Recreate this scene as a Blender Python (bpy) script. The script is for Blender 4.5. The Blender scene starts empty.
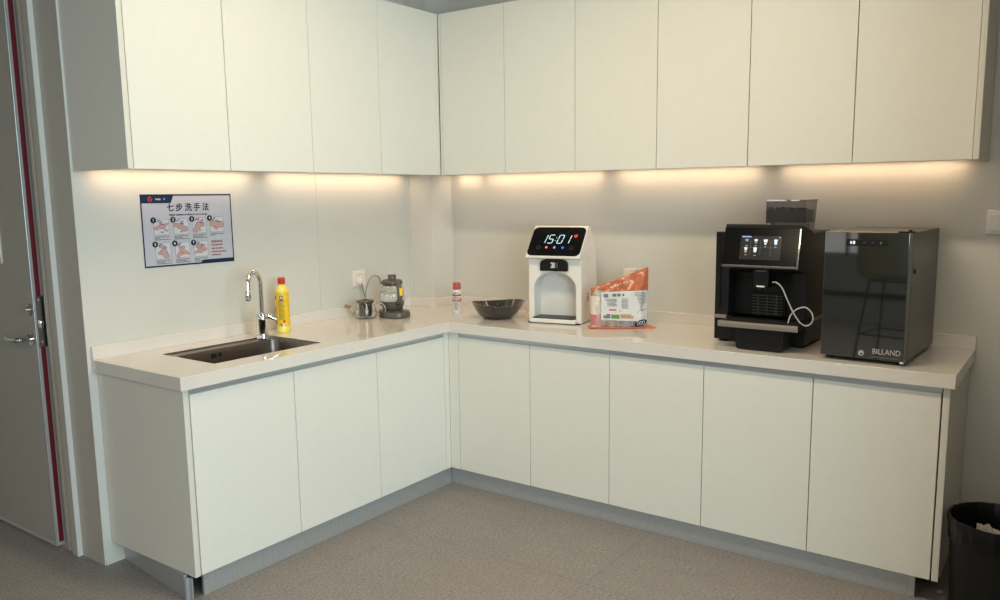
import bpy, bmesh, math, random
from mathutils import Vector, Matrix, Euler
random.seed(7)
SC = bpy.context.scene
COL = SC.collection
PI = math.pi

# ------------------------------------------------------------------ camera
cam_data = bpy.data.cameras.new('camera')
cam = bpy.data.objects.new('camera', cam_data)
COL.objects.link(cam)
SC.camera = cam
YAW, PITCH, ROLL = math.radians(35.213), math.radians(-8.2385), math.radians(-0.6197)
F = Vector((-math.sin(YAW) * math.cos(PITCH), math.cos(YAW) * math.cos(PITCH), math.sin(PITCH)))
R0 = Vector((math.cos(YAW), math.sin(YAW), 0))
U0 = R0.cross(F)
RT = R0 * math.cos(ROLL) + U0 * math.sin(ROLL)
UP = -R0 * math.sin(ROLL) + U0 * math.cos(ROLL)
cam.matrix_world = Matrix((
    (RT.x, UP.x, -F.x, 3.1738),
    (RT.y, UP.y, -F.y, -3.6308),
    (RT.z, UP.z, -F.z, 1.4743),
    (0, 0, 0, 1)))
cam_data.sensor_width = 36.0
cam_data.lens = 36.0 * 0.810957
cam_data.shift_x = -0.0162
cam_data.shift_y = 0.0124
cam_data.clip_start = 0.02

# ------------------------------------------------------------------ view and world
SC.view_settings.view_transform = 'Standard'
SC.view_settings.look = 'None'
SC.view_settings.gamma = 1.0
SC.view_settings.use_curve_mapping = False
SC.view_settings.exposure = 0.12
world = bpy.data.worlds.new('daylight')
SC.world = world
world.use_nodes = True
world.node_tree.nodes['Background'].inputs[0].default_value = (1.0, 0.97, 0.90, 1)
world.node_tree.nodes['Background'].inputs[1].default_value = 0.9


def area_light(name, loc, target, sx, sy, power, color, spread=180):
    ld = bpy.data.lights.new(name, 'AREA')
    ld.shape = 'RECTANGLE'
    ld.size, ld.size_y = sx, sy
    ld.energy = power
    ld.color = color
    ld.spread = math.radians(spread)
    o = bpy.data.objects.new(name, ld)
    o.location = loc
    d = Vector(target) - Vector(loc)
    o.rotation_euler = d.to_track_quat('-Z', 'Y').to_euler()
    COL.objects.link(o)
    return o


CEIL = 2.85
# ceiling panels (the lamp bodies are built further down, at these places)
PANELS = [(1.72, -1.68, 22.5), (2.95, -1.70, 5.0), (1.4, -4.9, 15.0), (3.7, -4.9, 15.0)]  # last two are added behind the camera as frontal fill
WARM = (1.0, 0.80, 0.52)
for _i, (_x, _y, _p) in enumerate(PANELS):
    area_light('ceiling_panel_light', (_x, _y, CEIL - 0.065), (_x, _y, 0), 1.16, 0.16, _p, WARM)
# daylight through the window in the right-hand wall
area_light('window_daylight', (5.42, -3.6, 1.6), (0, -3.2, 0.7), 2.9, 1.7, 140.0, (0.72, 0.93, 1.0))


# ------------------------------------------------------------------ materials
def mat(name, color, rough=0.5, metal=0.0, **k):
    m = bpy.data.materials.new(name)
    m.use_nodes = True
    nt = m.node_tree
    b = nt.nodes['Principled BSDF']
    c = tuple(color) + (1,)
    b.inputs['Base Color'].default_value = c
    b.inputs['Roughness'].default_value = rough
    b.inputs['Metallic'].default_value = metal
    for key, val in k.items():
        if key == 'emit':
            b.inputs['Emission Color'].default_value = tuple(val[0]) + (1,)
            b.inputs['Emission Strength'].default_value = val[1]
        elif key == 'trans':
            b.inputs['Transmission Weight'].default_value = val
        elif key == 'ior':
            b.inputs['IOR'].default_value = val
        elif key == 'coat':
            b.inputs['Coat Weight'].default_value = val
            b.inputs['Coat Roughness'].default_value = 0.05
        elif key == 'spec':
            b.inputs['Specular IOR Level'].default_value = val
        elif key == 'alpha':
            b.inputs['Alpha'].default_value = val
    # every surface gets a faint procedural grain
    sc_, amt, bump = k.get('noise', (60.0, 0.03, 0.0))
    tc = nt.nodes.new('ShaderNodeTexCoord')
    nz = nt.nodes.new('ShaderNodeTexNoise')
    nz.inputs['Scale'].default_value = sc_
    nz.inputs['Detail'].default_value = 6
    nt.links.new(tc.outputs['Object'], nz.inputs['Vector'])
    ramp = nt.nodes.new('ShaderNodeMapRange')
    ramp.inputs['From Min'].default_value = 0.3
    ramp.inputs['From Max'].default_value = 0.7
    ramp.inputs['To Min'].default_value = 1 - amt
    ramp.inputs['To Max'].default_value = 1 + amt
    nt.links.new(nz.outputs['Fac'], ramp.inputs['Value'])
    mul = nt.nodes.new('ShaderNodeVectorMath')
    mul.operation = 'SCALE'
    mul.inputs[0].default_value = tuple(color)
    nt.links.new(ramp.outputs['Result'], mul.inputs['Scale'])
    nt.links.new(mul.outputs['Vector'], b.inputs['Base Color'])
    if bump:
        bp = nt.nodes.new('ShaderNodeBump')
        bp.inputs['Strength'].default_value = bump
        bp.inputs['Distance'].default_value = 0.002
        nt.links.new(nz.outputs['Fac'], bp.inputs['Height'])
        nt.links.new(bp.outputs['Normal'], b.inputs['Normal'])
    return m


def floor_material():
    m = bpy.data.materials.new('grey_brown_vinyl_tile')
    m.use_nodes = True
    nt = m.node_tree
    b = nt.nodes['Principled BSDF']
    tc = nt.nodes.new('ShaderNodeTexCoord')
    nb = nt.nodes.new('ShaderNodeTexNoise')
    nb.inputs['Scale'].default_value = 70
    nb.inputs['Detail'].default_value = 8
    nb.inputs['Roughness'].default_value = 0.75
    ns = nt.nodes.new('ShaderNodeTexNoise')
    ns.inputs['Scale'].default_value = 6
    ns.inputs['Detail'].default_value = 5
    mp = nt.nodes.new('ShaderNodeMapping')
    mp.inputs['Scale'].default_value = (1.0, 2.2, 1.0)
    nt.links.new(tc.outputs['Object'], mp.inputs['Vector'])
    nt.links.new(mp.outputs['Vector'], nb.inputs['Vector'])
    nt.links.new(mp.outputs['Vector'], ns.inputs['Vector'])
    cr = nt.nodes.new('ShaderNodeValToRGB')
    cr.color_ramp.elements[0].position = 0.36
    cr.color_ramp.elements[0].color = (0.150, 0.136, 0.130, 1)
    cr.color_ramp.elements[1].position = 0.64
    cr.color_ramp.elements[1].color = (0.375, 0.340, 0.325, 1)
    nt.links.new(nb.outputs['Fac'], cr.inputs['Fac'])
    mr = nt.nodes.new('ShaderNodeMapRange')
    mr.inputs['To Min'].default_value = 0.88
    mr.inputs['To Max'].default_value = 1.12
    nt.links.new(ns.outputs['Fac'], mr.inputs['Value'])
    v = nt.nodes.new('ShaderNodeVectorMath')
    v.operation = 'SCALE'
    nt.links.new(cr.outputs['Color'], v.inputs[0])
    nt.links.new(mr.outputs['Result'], v.inputs['Scale'])
    br = nt.nodes.new('ShaderNodeTexBrick')
    br.offset = 0.0
    br.inputs['Color1'].default_value = (1, 1, 1, 1)
    br.inputs['Color2'].default_value = (0.97, 0.97, 0.97, 1)
    br.inputs['Mortar'].default_value = (0.72, 0.72, 0.72, 1)
    br.inputs['Scale'].default_value = 1.0
    br.inputs['Mortar Size'].default_value = 0.0018
    br.inputs['Brick Width'].default_value = 0.9
    br.inputs['Row Height'].default_value = 0.9
    mp2 = nt.nodes.new('ShaderNodeMapping')
    mp2.inputs['Location'].default_value = (0.105, 0.2, 0)
    nt.links.new(tc.outputs['Object'], mp2.inputs['Vector'])
    nt.links.new(mp2.outputs['Vector'], br.inputs['Vector'])
    v2 = nt.nodes.new('ShaderNodeVectorMath')
    v2.operation = 'MULTIPLY'
    nt.links.new(v.outputs['Vector'], v2.inputs[0])
    nt.links.new(br.outputs['Color'], v2.inputs[1])
    nt.links.new(v2.outputs['Vector'], b.inputs['Base Color'])
    b.inputs['Roughness'].default_value = 0.55
    bp = nt.nodes.new('ShaderNodeBump')
    bp.inputs['Strength'].default_value = 0.25
    bp.inputs['Distance'].default_value = 0.001
    nt.links.new(nb.outputs['Fac'], bp.inputs['Height'])
    nt.links.new(bp.outputs['Normal'], b.inputs['Normal'])
    return m


M = {}
M['floor'] = floor_material()
M['wall'] = mat('painted_wall_board', (0.62, 0.61, 0.55), 0.6, noise=(12, 0.015, 0.0))
M['wallpanel'] = mat('glossy_wall_lining', (0.625, 0.625, 0.595), 0.32, noise=(8, 0.012, 0.0))
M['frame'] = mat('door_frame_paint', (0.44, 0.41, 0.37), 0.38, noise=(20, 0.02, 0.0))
M['leaf'] = mat('door_leaf_paint', (0.36, 0.34, 0.31), 0.5, noise=(15, 0.02, 0.0))
M['ceiling'] = mat('ceiling_paint', (0.30, 0.30, 0.28), 0.8)
M['seal'] = mat('red_edge_film', (0.13, 0.006, 0.018), 0.4)
M['cab'] = mat('cabinet_laminate', (0.755, 0.752, 0.70), 0.42, noise=(30, 0.01, 0.0))
M['carcass'] = mat('cabinet_side_laminate', (0.67, 0.655, 0.61), 0.45, noise=(30, 0.01, 0.0))
M['gap'] = mat('gap_shade', (0.10, 0.10, 0.095), 0.8)  # base carcass colour, darkened so the door gaps look shaded
M['alu'] = mat('brushed_aluminium', (0.52, 0.56, 0.60), 0.36, 0.75, noise=(200, 0.05, 0.0))
M['kick'] = mat('aluminium_kick_board', (0.42, 0.44, 0.46), 0.42, 0.4, noise=(150, 0.06, 0.0))
M['top'] = mat('quartz_worktop', (0.72, 0.685, 0.645), 0.04, noise=(220, 0.03, 0.0), ior=1.75)
M['steel'] = mat('brushed_steel', (0.50, 0.47, 0.44), 0.28, 1.0, noise=(150, 0.06, 0.0))
M['steel_dark'] = mat('dark_basin_steel', (0.17, 0.150, 0.135), 0.30, 1.0, noise=(150, 0.06, 0.0))
M['chrome'] = mat('chrome', (0.72, 0.72, 0.72), 0.08, 1.0)
M['black'] = mat('black_plastic', (0.007, 0.007, 0.008), 0.38, spec=0.3)
M['black_gloss'] = mat('black_gloss_panel', (0.006, 0.006, 0.007), 0.16, spec=0.25)
M['black_matte'] = mat('black_matte_plastic', (0.008, 0.008, 0.009), 0.6, spec=0.3)
M['dark_metal'] = mat('dark_grey_metal', (0.13, 0.125, 0.12), 0.35, 0.7)
M['trim_metal'] = mat('satin_tray_metal', (0.42, 0.36, 0.31), 0.35, 0.7)
M['white'] = mat('white_plastic', (0.80, 0.78, 0.75), 0.25)
M['white_soft'] = mat('white_socket_plastic', (0.78, 0.74, 0.67), 0.35)
M['alcove'] = mat('pale_grey_alcove_plastic', (0.72, 0.72, 0.70), 0.35)
M['glass'] = mat('clear_glass', (0.96, 0.98, 0.98), 0.02, trans=1.0, ior=1.3, noise=(5, 0.0, 0.0))
M['smoke'] = mat('smoked_plastic', (0.30, 0.29, 0.30), 0.06, trans=0.9, ior=1.2)
M['water'] = mat('water', (0.95, 0.98, 0.98), 0.01, trans=1.0, ior=1.25, noise=(5, 0.0, 0.0))
M['kettle'] = mat('taupe_grey_plastic', (0.105, 0.090, 0.080), 0.32)
M['bowl'] = mat('smoky_brown_bowl', (0.035, 0.030, 0.028), 0.14, coat=0.5, noise=(9, 0.25, 0.0))
M['yellow'] = mat('yellow_bottle_plastic', (0.88, 0.76, 0.16), 0.35)
M['yellow_label'] = mat('yellow_label', (0.86, 0.58, 0.02), 0.4)
M['red_cap'] = mat('red_cap_plastic', (0.55, 0.035, 0.02), 0.35)
M['pink_cap'] = mat('faded_red_cap', (0.50, 0.10, 0.09), 0.4)
M['ink'] = mat('dark_print_ink', (0.008, 0.009, 0.014), 0.7, spec=0.2)
M['ink_soft'] = mat('grey_print_ink', (0.17, 0.17, 0.19), 0.6)
M['olive_ink'] = mat('olive_print_ink', (0.33, 0.27, 0.02), 0.6)
M['navy'] = mat('navy_print', (0.008, 0.025, 0.072), 0.6, spec=0.2)
M['blue'] = mat('blue_print', (0.04, 0.14, 0.36), 0.5)
M['red'] = mat('red_print', (0.55, 0.025, 0.02), 0.5)
M['darkred'] = mat('dark_red_print', (0.27, 0.012, 0.02), 0.5)
M['paper'] = mat('poster_paper', (0.50, 0.515, 0.60), 0.22)
M['paper_light'] = mat('illustration_paper', (0.56, 0.60, 0.66), 0.3)
M['skin'] = mat('printed_skin_pink', (0.50, 0.33, 0.32), 0.5)
M['skin_line'] = mat('printed_red_outline', (0.36, 0.06, 0.05), 0.5)
M['white_print'] = mat('white_print', (0.80, 0.80, 0.80), 0.5)
M['cord'] = mat('grey_cord', (0.24, 0.23, 0.215), 0.35)
M['cork'] = mat('cork', (0.30, 0.16, 0.06), 0.8)
M['can_white'] = mat('white_spray_can', (0.72, 0.70, 0.70), 0.25)
M['tube'] = mat('milk_tube', (0.48, 0.47, 0.45), 0.25)
M['orange'] = mat('orange_bag_film', (0.62, 0.165, 0.07), 0.22, noise=(25, 0.15, 0.3))
M['orange_clear'] = mat('translucent_orange_film', (0.60, 0.17, 0.08), 0.2, alpha=0.78, noise=(25, 0.15, 0.3))
M['film'] = mat('crinkled_clear_film', (0.80, 0.79, 0.75), 0.10, alpha=0.34)
M['cup'] = mat('paper_cup_white', (0.76, 0.71, 0.62), 0.45)
M['cup_pink'] = mat('paper_cup_pink', (0.62, 0.20, 0.21), 0.45)
M['cup_blue'] = mat('paper_cup_pale_blue', (0.36, 0.54, 0.68), 0.45)
M['cup_tan'] = mat('paper_cup_tan', (0.50, 0.30, 0.16), 0.45)
M['cup_green'] = mat('paper_cup_green', (0.34, 0.50, 0.25), 0.45)
M['card'] = mat('white_printed_card', (0.70, 0.70, 0.72), 0.3)
M['green'] = mat('green_print', (0.12, 0.30, 0.06), 0.5)
M['bag'] = mat('black_bin_liner', (0.005, 0.005, 0.006), 0.28, spec=0.3, noise=(18, 0.2, 0.35))
M['tissue'] = mat('crumpled_tissue', (0.30, 0.28, 0.265), 0.8)
M['stool'] = mat('grey_green_seat_shell', (0.20, 0.22, 0.17), 0.5)
M['wire'] = mat('black_wire_frame', (0.01, 0.01, 0.01), 0.4)
M['wainscot'] = mat('dark_front_panelling', (0.035, 0.042, 0.045), 0.4)
M['led'] = mat('led_diffuser', (1.0, 0.9, 0.7), 0.4, emit=((1.0, 0.76, 0.46), 3.0))
M['panel_on'] = mat('lit_ceiling_diffuser', (1, 0.95, 0.85), 0.4, emit=((1.0, 0.88, 0.68), 6.0))
M['lit_cyan'] = mat('lit_clock_segments', (0.4, 0.6, 0.65), 0.4, emit=((0.45, 0.72, 0.78), 0.62))
M['lit_red'] = mat('lit_red_icon', (0.5, 0.03, 0.02), 0.4, emit=((1.0, 0.05, 0.02), 0.9))
M['lit_pink'] = mat('lit_pink_icon', (0.5, 0.1, 0.1), 0.4, emit=((1.0, 0.22, 0.20), 0.8))
M['lit_blue'] = mat('lit_blue_icon', (0.02, 0.1, 0.5), 0.4, emit=((0.02, 0.20, 1.0), 1.0))
M['lit_pale'] = mat('lit_pale_blue_icon', (0.3, 0.4, 0.6), 0.4, emit=((0.40, 0.55, 0.85), 0.38))
M['lit_white'] = mat('lit_white_icon', (0.6, 0.7, 0.8), 0.4, emit=((0.62, 0.78, 0.98), 0.50))
M['screen'] = mat('lit_dark_screen', (0.02, 0.02, 0.02), 0.12, emit=((0.10, 0.10, 0.10), 0.12))
M['lit_amber'] = mat('lit_amber_drink', (0.4, 0.2, 0.05), 0.4, emit=((0.55, 0.30, 0.14), 0.45))
M['lit_dim'] = mat('lit_dim_label', (0.2, 0.25, 0.3), 0.4, emit=((0.25, 0.32, 0.40), 0.5))
M['window_glass'] = mat('window_glass', (0.9, 0.95, 1.0), 0.02, alpha=0.10, noise=(5, 0.0, 0.0))
M['mirror_black'] = mat('dark_mirror_glass', (0.012, 0.013, 0.013), 0.03, spec=1.0, ior=1.8)
M['front_wall'] = mat('opposite_wall_paint', (0.24, 0.245, 0.235), 0.6)
M['dark_bowl_line'] = mat('black_partition_bar', (0.02, 0.02, 0.02), 0.5)


# ------------------------------------------------------------------ mesh helper
class MB:
    """Collects shapes in one bmesh and links them as one object."""

    def __init__(self):
        self.bm = bmesh.new()

    def _xf(self, verts, m):
        if m is not None:
            bmesh.ops.transform(self.bm, matrix=m, verts=verts)

    def box(self, x0, x1, y0, y1, z0, z1, bevel=0.0, seg=2, m=None):
        r = bmesh.ops.create_cube(self.bm, size=1.0)
        vs = r['verts']
        for v in vs:
            v.co = Vector(((x0 + x1) / 2 + v.co.x * (x1 - x0),
                           (y0 + y1) / 2 + v.co.y * (y1 - y0),
                           (z0 + z1) / 2 + v.co.z * (z1 - z0)))
        if bevel > 0:
            es = set()
            for v in vs:
                es.update(v.link_edges)
            rr = bmesh.ops.bevel(self.bm, geom=list(es), offset=bevel, segments=seg, profile=0.5, affect='EDGES')
            vs = list({v for f in rr['faces'] for v in f.verts} | {v for v in vs if v.is_valid})
        self._xf(vs, m)
        return self

    def poly(self, pts, vec, m=None):
        """prism: polygon pts (3D) extruded along vec"""
        n = len(pts)
        a = [self.bm.verts.new(Vector(p)) for p in pts]
        b = [self.bm.verts.new(Vector(p) + Vector(vec)) for p in pts]
        try:
            self.bm.faces.new(a)
            self.bm.faces.new(list(reversed(b)))
            for i in range(n):
                j = (i + 1) % n
                self.bm.faces.new((a[j], a[i], b[i], b[j]))
        except ValueError:
            pass
        self._xf(a + b, m)
        return self

    def lathe(self, prof, seg=32, m=None, sx=1.0, sy=1.0, cap0=True, cap1=True, fn=None):
        """prof: list of (r, z)"""
        rings = []
        for r, z in prof:
            ring = []
            for i in range(seg):
                a = 2 * PI * i / seg
                k = fn(a, z) if fn else 1.0
                ring.append(self.bm.verts.new((r * k * math.cos(a) * sx, r * k * math.sin(a) * sy, z)))
            rings.append(ring)
        for k in range(len(rings) - 1):
            for i in range(seg):
                j = (i + 1) % seg
                self.bm.faces.new((rings[k][i], rings[k][j], rings[k + 1][j], rings[k + 1][i]))
        if cap0:
            self.bm.faces.new(list(reversed(rings[0])))
        if cap1:
            self.bm.faces.new(rings[-1])
        self._xf([v for r in rings for v in r], m)
        return self

    def tube(self, pts, r, seg=12, closed=False, radii=None, smooth=True):
        P = [Vector(p) for p in pts]
        if smooth and len(P) > 2:
            Q = []
            n = len(P)
            rad = radii
            newr = []
            rng = range(n if closed else n - 1)
            for i in rng:
                p0 = P[(i - 1) % n] if (closed or i > 0) else P[0]
                p1 = P[i]
                p2 = P[(i + 1) % n]
                p3 = P[(i + 2) % n] if (closed or i + 2 < n) else P[-1]
                for s in range(6):
                    t = s / 6
                    Q.append(0.5 * ((2 * p1) + (-p0 + p2) * t + (2 * p0 - 5 * p1 + 4 * p2 - p3) * t * t
                                    + (-p0 + 3 * p1 - 3 * p2 + p3) * t ** 3))
                    if rad:
                        newr.append(rad[i] * (1 - t) + rad[(i + 1) % n] * t)
            if not closed:
                Q.append(P[-1])
                if rad:
                    newr.append(rad[-1])
            P = Q
            radii = newr if rad else None
        n = len(P)
        rings = []
        up = Vector((0, 0, 1))
        prev = None
        for i in range(n):
            if closed:
                t = P[(i + 1) % n] - P[(i - 1) % n]
            else:
                t = P[min(i + 1, n - 1)] - P[max(i - 1, 0)]
            if t.length < 1e-9:
                t = Vector((0, 0, 1))
            t.normalize()
            if prev is None:
                a = t.cross(up)
                if a.length < 0.1:
                    a = t.cross(Vector((1, 0, 0)))
            else:
                a = prev - t * prev.dot(t)
                if a.length < 1e-6:
                    a = t.cross(up)
            a.normalize()
            prev = a
            b = t.cross(a)
            rr = radii[i] if radii else r
            rings.append([self.bm.verts.new(P[i] + (a * math.cos(2 * PI * k / seg) + b * math.sin(2 * PI * k / seg)) * rr)
                          for k in range(seg)])
        m_ = n if closed else n - 1
        for i in range(m_):
            A, B = rings[i], rings[(i + 1) % n]
            for k in range(seg):
                l = (k + 1) % seg
                self.bm.faces.new((A[k], A[l], B[l], B[k]))
        if not closed:
            self.bm.faces.new(list(reversed(rings[0])))
            self.bm.faces.new(rings[-1])
        return self

    def cyl(self, p0, p1, r, seg=24):
        return self.tube([p0, p1], r, seg, smooth=False)

    def rrect(self, cx, cz, w, h, rad, y0, y1, seg=6, m=None, skew=0.0):
        """rounded rectangle in the XZ plane extruded from y0 to y1"""
        pts = []
        for (qx, qz, a0) in ((1, 1, 0), (-1, 1, 90), (-1, -1, 180), (1, -1, 270)):
            for s in range(seg + 1):
                a = math.radians(a0 + 90 * s / seg)
                x = cx + qx * (w / 2 - rad) + rad * math.cos(a)
                z = cz + qz * (h / 2 - rad) + rad * math.sin(a)
                pts.append((x + skew * (z - cz), y0, z))
        return self.poly(pts, (0, y1 - y0, 0), m)

    def build(self, name, material, parent=None, smooth=35, bevel=0.0):
        bmesh.ops.recalc_face_normals(self.bm, faces=self.bm.faces)
        ang = math.radians(smooth)
        for f in self.bm.faces:
            f.smooth = True
        for e in self.bm.edges:
            if len(e.link_faces) == 2:
                an = e.calc_face_angle(0)
                a0, a1 = sorted(max(f.calc_area(), 1e-12) for f in e.link_faces)
                if an > ang or (an > 0.09 and a1 > 12 * a0 and max(len(f.verts) for f in e.link_faces) != min(len(f.verts) for f in e.link_faces) or (an > 0.3 and a1 > 30 * a0)):
                    e.smooth = False
        me = bpy.data.meshes.new(name)
        self.bm.to_mesh(me)
        self.bm.free()
        me.materials.append(material)
        o = bpy.data.objects.new(name, me)
        COL.objects.link(o)
        if parent is not None:
            o.parent = parent
        if bevel:
            b = o.modifiers.new('edge_bevel', 'BEVEL')
            b.width = bevel
            b.segments = 2
            b.limit_method = 'ANGLE'
            b.harden_normals = True
            b.angle_limit = math.radians(40)
        return o


def tag(o, label, cat, group=None, kind=None):
    if label:
        o['label'] = label
    if cat:
        o['category'] = cat
    if group:
        o['group'] = group
    if kind:
        o['kind'] = kind
    return o


def thing(name, label, cat, loc=(0, 0, 0), rotz=0.0, group=None):
    o = bpy.data.objects.new(name, None)
    o.empty_display_size = 0.1
    COL.objects.link(o)
    o.location = loc
    o.rotation_euler = (0, 0, rotz)
    return tag(o, label, cat, group)


def structure(o, label=None):
    o['kind'] = 'structure'
    if label:
        o['label'] = label
    return o


def copy_tree(o, parent=None):
    c = o.copy()
    COL.objects.link(c)
    if parent is not None:
        c.parent = parent
    for ch in [x for x in list(COL.objects) if x.parent == o]:
        copy_tree(ch, c)
    return c


def text_mesh(name, body, size, material, parent, matrix, extrude=0.0004, sx=1.0, shear=0.0, bold=0.0, align='CENTER'):
    cu = bpy.data.curves.new(name, 'FONT')
    cu.body = body
    cu.size = size
    cu.extrude = extrude
    cu.offset = bold
    cu.shear = shear
    cu.align_x = align
    cu.align_y = 'CENTER'
    t = bpy.data.objects.new(name + '_curve', cu)
    COL.objects.link(t)
    dg = bpy.context.evaluated_depsgraph_get()
    me = bpy.data.meshes.new_from_object(t.evaluated_get(dg))
    COL.objects.unlink(t)
    bpy.data.objects.remove(t)
    me.transform(Matrix.Diagonal((sx, 1, 1, 1)))
    me.transform(matrix)
    me.materials.clear()
    me.materials.append(material)
    o = bpy.data.objects.new(name, me)
    COL.objects.link(o)
    o.parent = parent
    return o


# text planes: local x of the text runs along 'xa', local y runs up
def text_mat(origin, xa, ya):
    xa, ya = Vector(xa).normalized(), Vector(ya).normalized()
    za = xa.cross(ya)
    return Matrix(((xa.x, ya.x, za.x, origin[0]), (xa.y, ya.y, za.y, origin[1]), (xa.z, ya.z, za.z, origin[2]), (0, 0, 0, 1)))


# ------------------------------------------------------------------ dimensions
H, T, S = 0.8513, 0.050, 0.0514          # worktop height, thickness, upstand height
D, DL = 0.570, 0.602                     # worktop depth: back run, left run
LY, RX = -2.037, 2.840                   # worktop ends
UZ, UT = 1.581, 2.386                    # wall cabinets bottom / top
UD, UDL = 0.3456, 0.3852                 # wall cabinet depth: back / left
WY = -2.052                              # plane of the door wall
PX, PY = 0.170, 0.180                    # boxed column in the corner
FY = -0.547                              # base door faces, back run
FX = 0.579                               # base door faces, left run
XR, YF, XL = 5.5, -7.0, -3.2             # far sides of the room
DB = 0.092                               # underside of base cabinets

# ------------------------------------------------------------------ room shell
structure(MB().box(XL, XR, YF, 0.12, -0.08, 0.0).build('floor', M['floor']), 'brown grey mottled vinyl floor')
structure(MB().box(XL - .1, XR + .1, YF - .1, 0.12, CEIL, CEIL + .1).build('ceiling', M['ceiling']))
structure(MB().box(-0.12, XR, 0.0, 0.12, 0, CEIL).build('wall_back', M['wallpanel']), 'pale wall behind the long run of cabinets')
# left wall in lining sheets with a fine joint
w = MB()
w.box(-0.12, -0.002, WY + 0.02, 0, 0, CEIL)
w.box(-0.004, 0.0, WY, -0.8595, 0, CEIL)
w.box(-0.004, 0.0, -0.8570, 0.0, 0, CEIL)
structure(w.build('wall_left', M['wallpanel']), 'pale wall lining behind the sink')
structure(MB().box(0, PX, -PY, 0, 0, CEIL, 0.002).build('wall_corner', M['wallpanel']), 'square boxed column in the corner of the room')
# thin joint covers on the column sides
t = MB()
t.box(0.0, 0.007, -PY - 0.009, -PY, H + S, UZ)
t.box(PX, PX + 0.006, -0.006, 0.0, H + S, UZ)
structure(t.build('trim_1', M['wallpanel']))
# door wall, with the opening for door 1
DX1, DX0, DZ = -0.305, -1.30, 2.40
w = MB()
w.box(DX1 + 0.0, -0.003, WY, WY + 0.2, 0, CEIL)
w.box(XL, DX0, WY, WY + 0.2, 0, CEIL)
w.box(DX0, DX1, WY, WY + 0.2, DZ, CEIL)
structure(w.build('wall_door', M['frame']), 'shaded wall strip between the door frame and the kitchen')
# window wall at the right
w = MB()
w.box(XR, XR + .15, YF, 0, 0, 0.75)
w.box(XR, XR + .15, YF, 0, 2.5, CEIL)
w.box(XR, XR + .15, -2.1, 0, 0.75, 2.5)
w.box(XR, XR + .15, YF, -5.1, 0.75, 2.5)
structure(w.build('wall_right', M['wall']))
structure(MB().box(3.36, 3.50, -1.55, 0.0, 0, CEIL).build('wall_light_block', M['front_wall']), 'added unseen partition that blocks window light beyond the right edge')  # unseen, added to keep window light off the right end of the run
win = structure(MB().box(XR + .06, XR + .07, -5.1, -2.1, 0.75, 2.5).build('window_1', M['window_glass']))
f = MB()
for y in (-5.1, -3.62, -2.14):
    f.box(XR + .03, XR + .10, y, y + 0.04, 0.75, 2.5)
f.box(XR + .03, XR + .10, -5.1, -2.1, 0.75, 0.79)
f.box(XR + .03, XR + .10, -5.1, -2.1, 2.46, 2.5)
f.build('window_frame', M['alu'], win)
# wall behind the camera and the far left wall
w = MB()
w.box(XL, XR, YF - .1, YF, 0, 0.74)
w.box(XL, XR, YF - .1, YF, 2.3, CEIL)
w.box(XL, -1.6, YF - .1, YF, 0.74, 2.3)
w.box(4.4, XR, YF - .1, YF, 0.74, 2.3)
structure(w.build('wall_front', M['front_wall']))
win = structure(MB().box(-1.6, 4.4, YF - .06, YF - .05, 0.74, 2.3).build('window_2', M['window_glass']))
f = MB()
for x in (-1.6, 0.4, 2.4, 4.36):
    f.box(x, x + 0.04, YF - .08, YF - .01, 0.74, 2.3)
f.box(-1.6, 4.4, YF - .08, YF - .01, 0.74, 0.78)
f.box(-1.6, 4.4, YF - .08, YF - .01, 2.26, 2.3)
f.build('window_frame', M['alu'], win)
w = MB()
w.box(XL, XR, YF, YF + 0.03, 0.29, 0.34)
for x in (-2.0, -0.4, 1.12, 2.7):
    w.box(x, x + 0.06, YF, YF + 0.03, 0.34, 0.74)
structure(w.build('trim_2', M['dark_bowl_line']), 'black rails on the wall opposite the kitchen')
structure(MB().box(XL - .1, XL, YF, WY + 0.2, 0, CEIL).build('wall_far_left', M['wall']))
# low cover at the foot of the short wall strip beside the cabinets
b_ = MB()
b_.box(0.0, 0.006, WY + 0.004, -1.955, 0.0, 0.022, 0.001)
structure(b_.build('baseboard_left', M['wallpanel']))

# ------------------------------------------------------------------ door 1
door = bpy.data.objects.new('door_1', None)
COL.objects.link(door)
door.location = (DX1, WY, 0)
structure(door, 'grey door at the left edge, seen from its lock side')
fr = MB()
# stepped casing beside the leaf, from the leaf outwards
for (a, b, dep) in ((0.000, 0.022, 0.002), (0.022, 0.042, 0.010), (0.042, 0.066, 0.006), (0.066, 0.084, 0.012), (0.084, 0.128, 0.020)):
    fr.box(a, b, -dep, 0.05, 0, DZ + 0.06, 0.0015)
fr.box(DX0 - DX1, 0.128, -0.020, 0.05, DZ, DZ + 0.1, 0.002)
fr.box(DX0 - DX1 - 0.13, DX0 - DX1, -0.022, 0.05, 0, DZ + 0.1, 0.002)
fr.build('door_frame', M['frame'], door)
fr = MB()
fr.box(0.1275, 0.1295, -0.0205, 0.0, 0.0, DZ + 0.06)
fr.build('lit_frame_edge', M['wallpanel'], door)  # side face of the casing, coloured lighter as the light catches it
lf = MB()
lf.box(DX0 - DX1 + 0.01, -0.022, -0.032, 0.012, 0.012, DZ - 0.01, 0.0015)
leaf = lf.build('door_leaf', M['leaf'], door)
fl = MB()
fl.box(-0.026, -0.0215, -0.034, -0.029, 0.012, DZ - 0.01, 0.001)
fl.build('leaf_lipping', M['alu'], leaf)
fl = MB()
fl.box(-0.0225, -0.0195, -0.021, -0.003, 0.03, DZ - 0.02)
fl.build('red_edge_film', M['seal'], leaf)
fl = MB()
fl.box(DX0 - DX1 + 0.02, -0.024, -0.0335, -0.031, 0.012, 0.028, 0.001)
fl.build('bottom_edge_strip', M['frame'], leaf)
lp = MB()
lp.box(-0.0200, -0.0175, -0.030, 0.009, 0.875, 1.085, 0.001)
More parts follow.
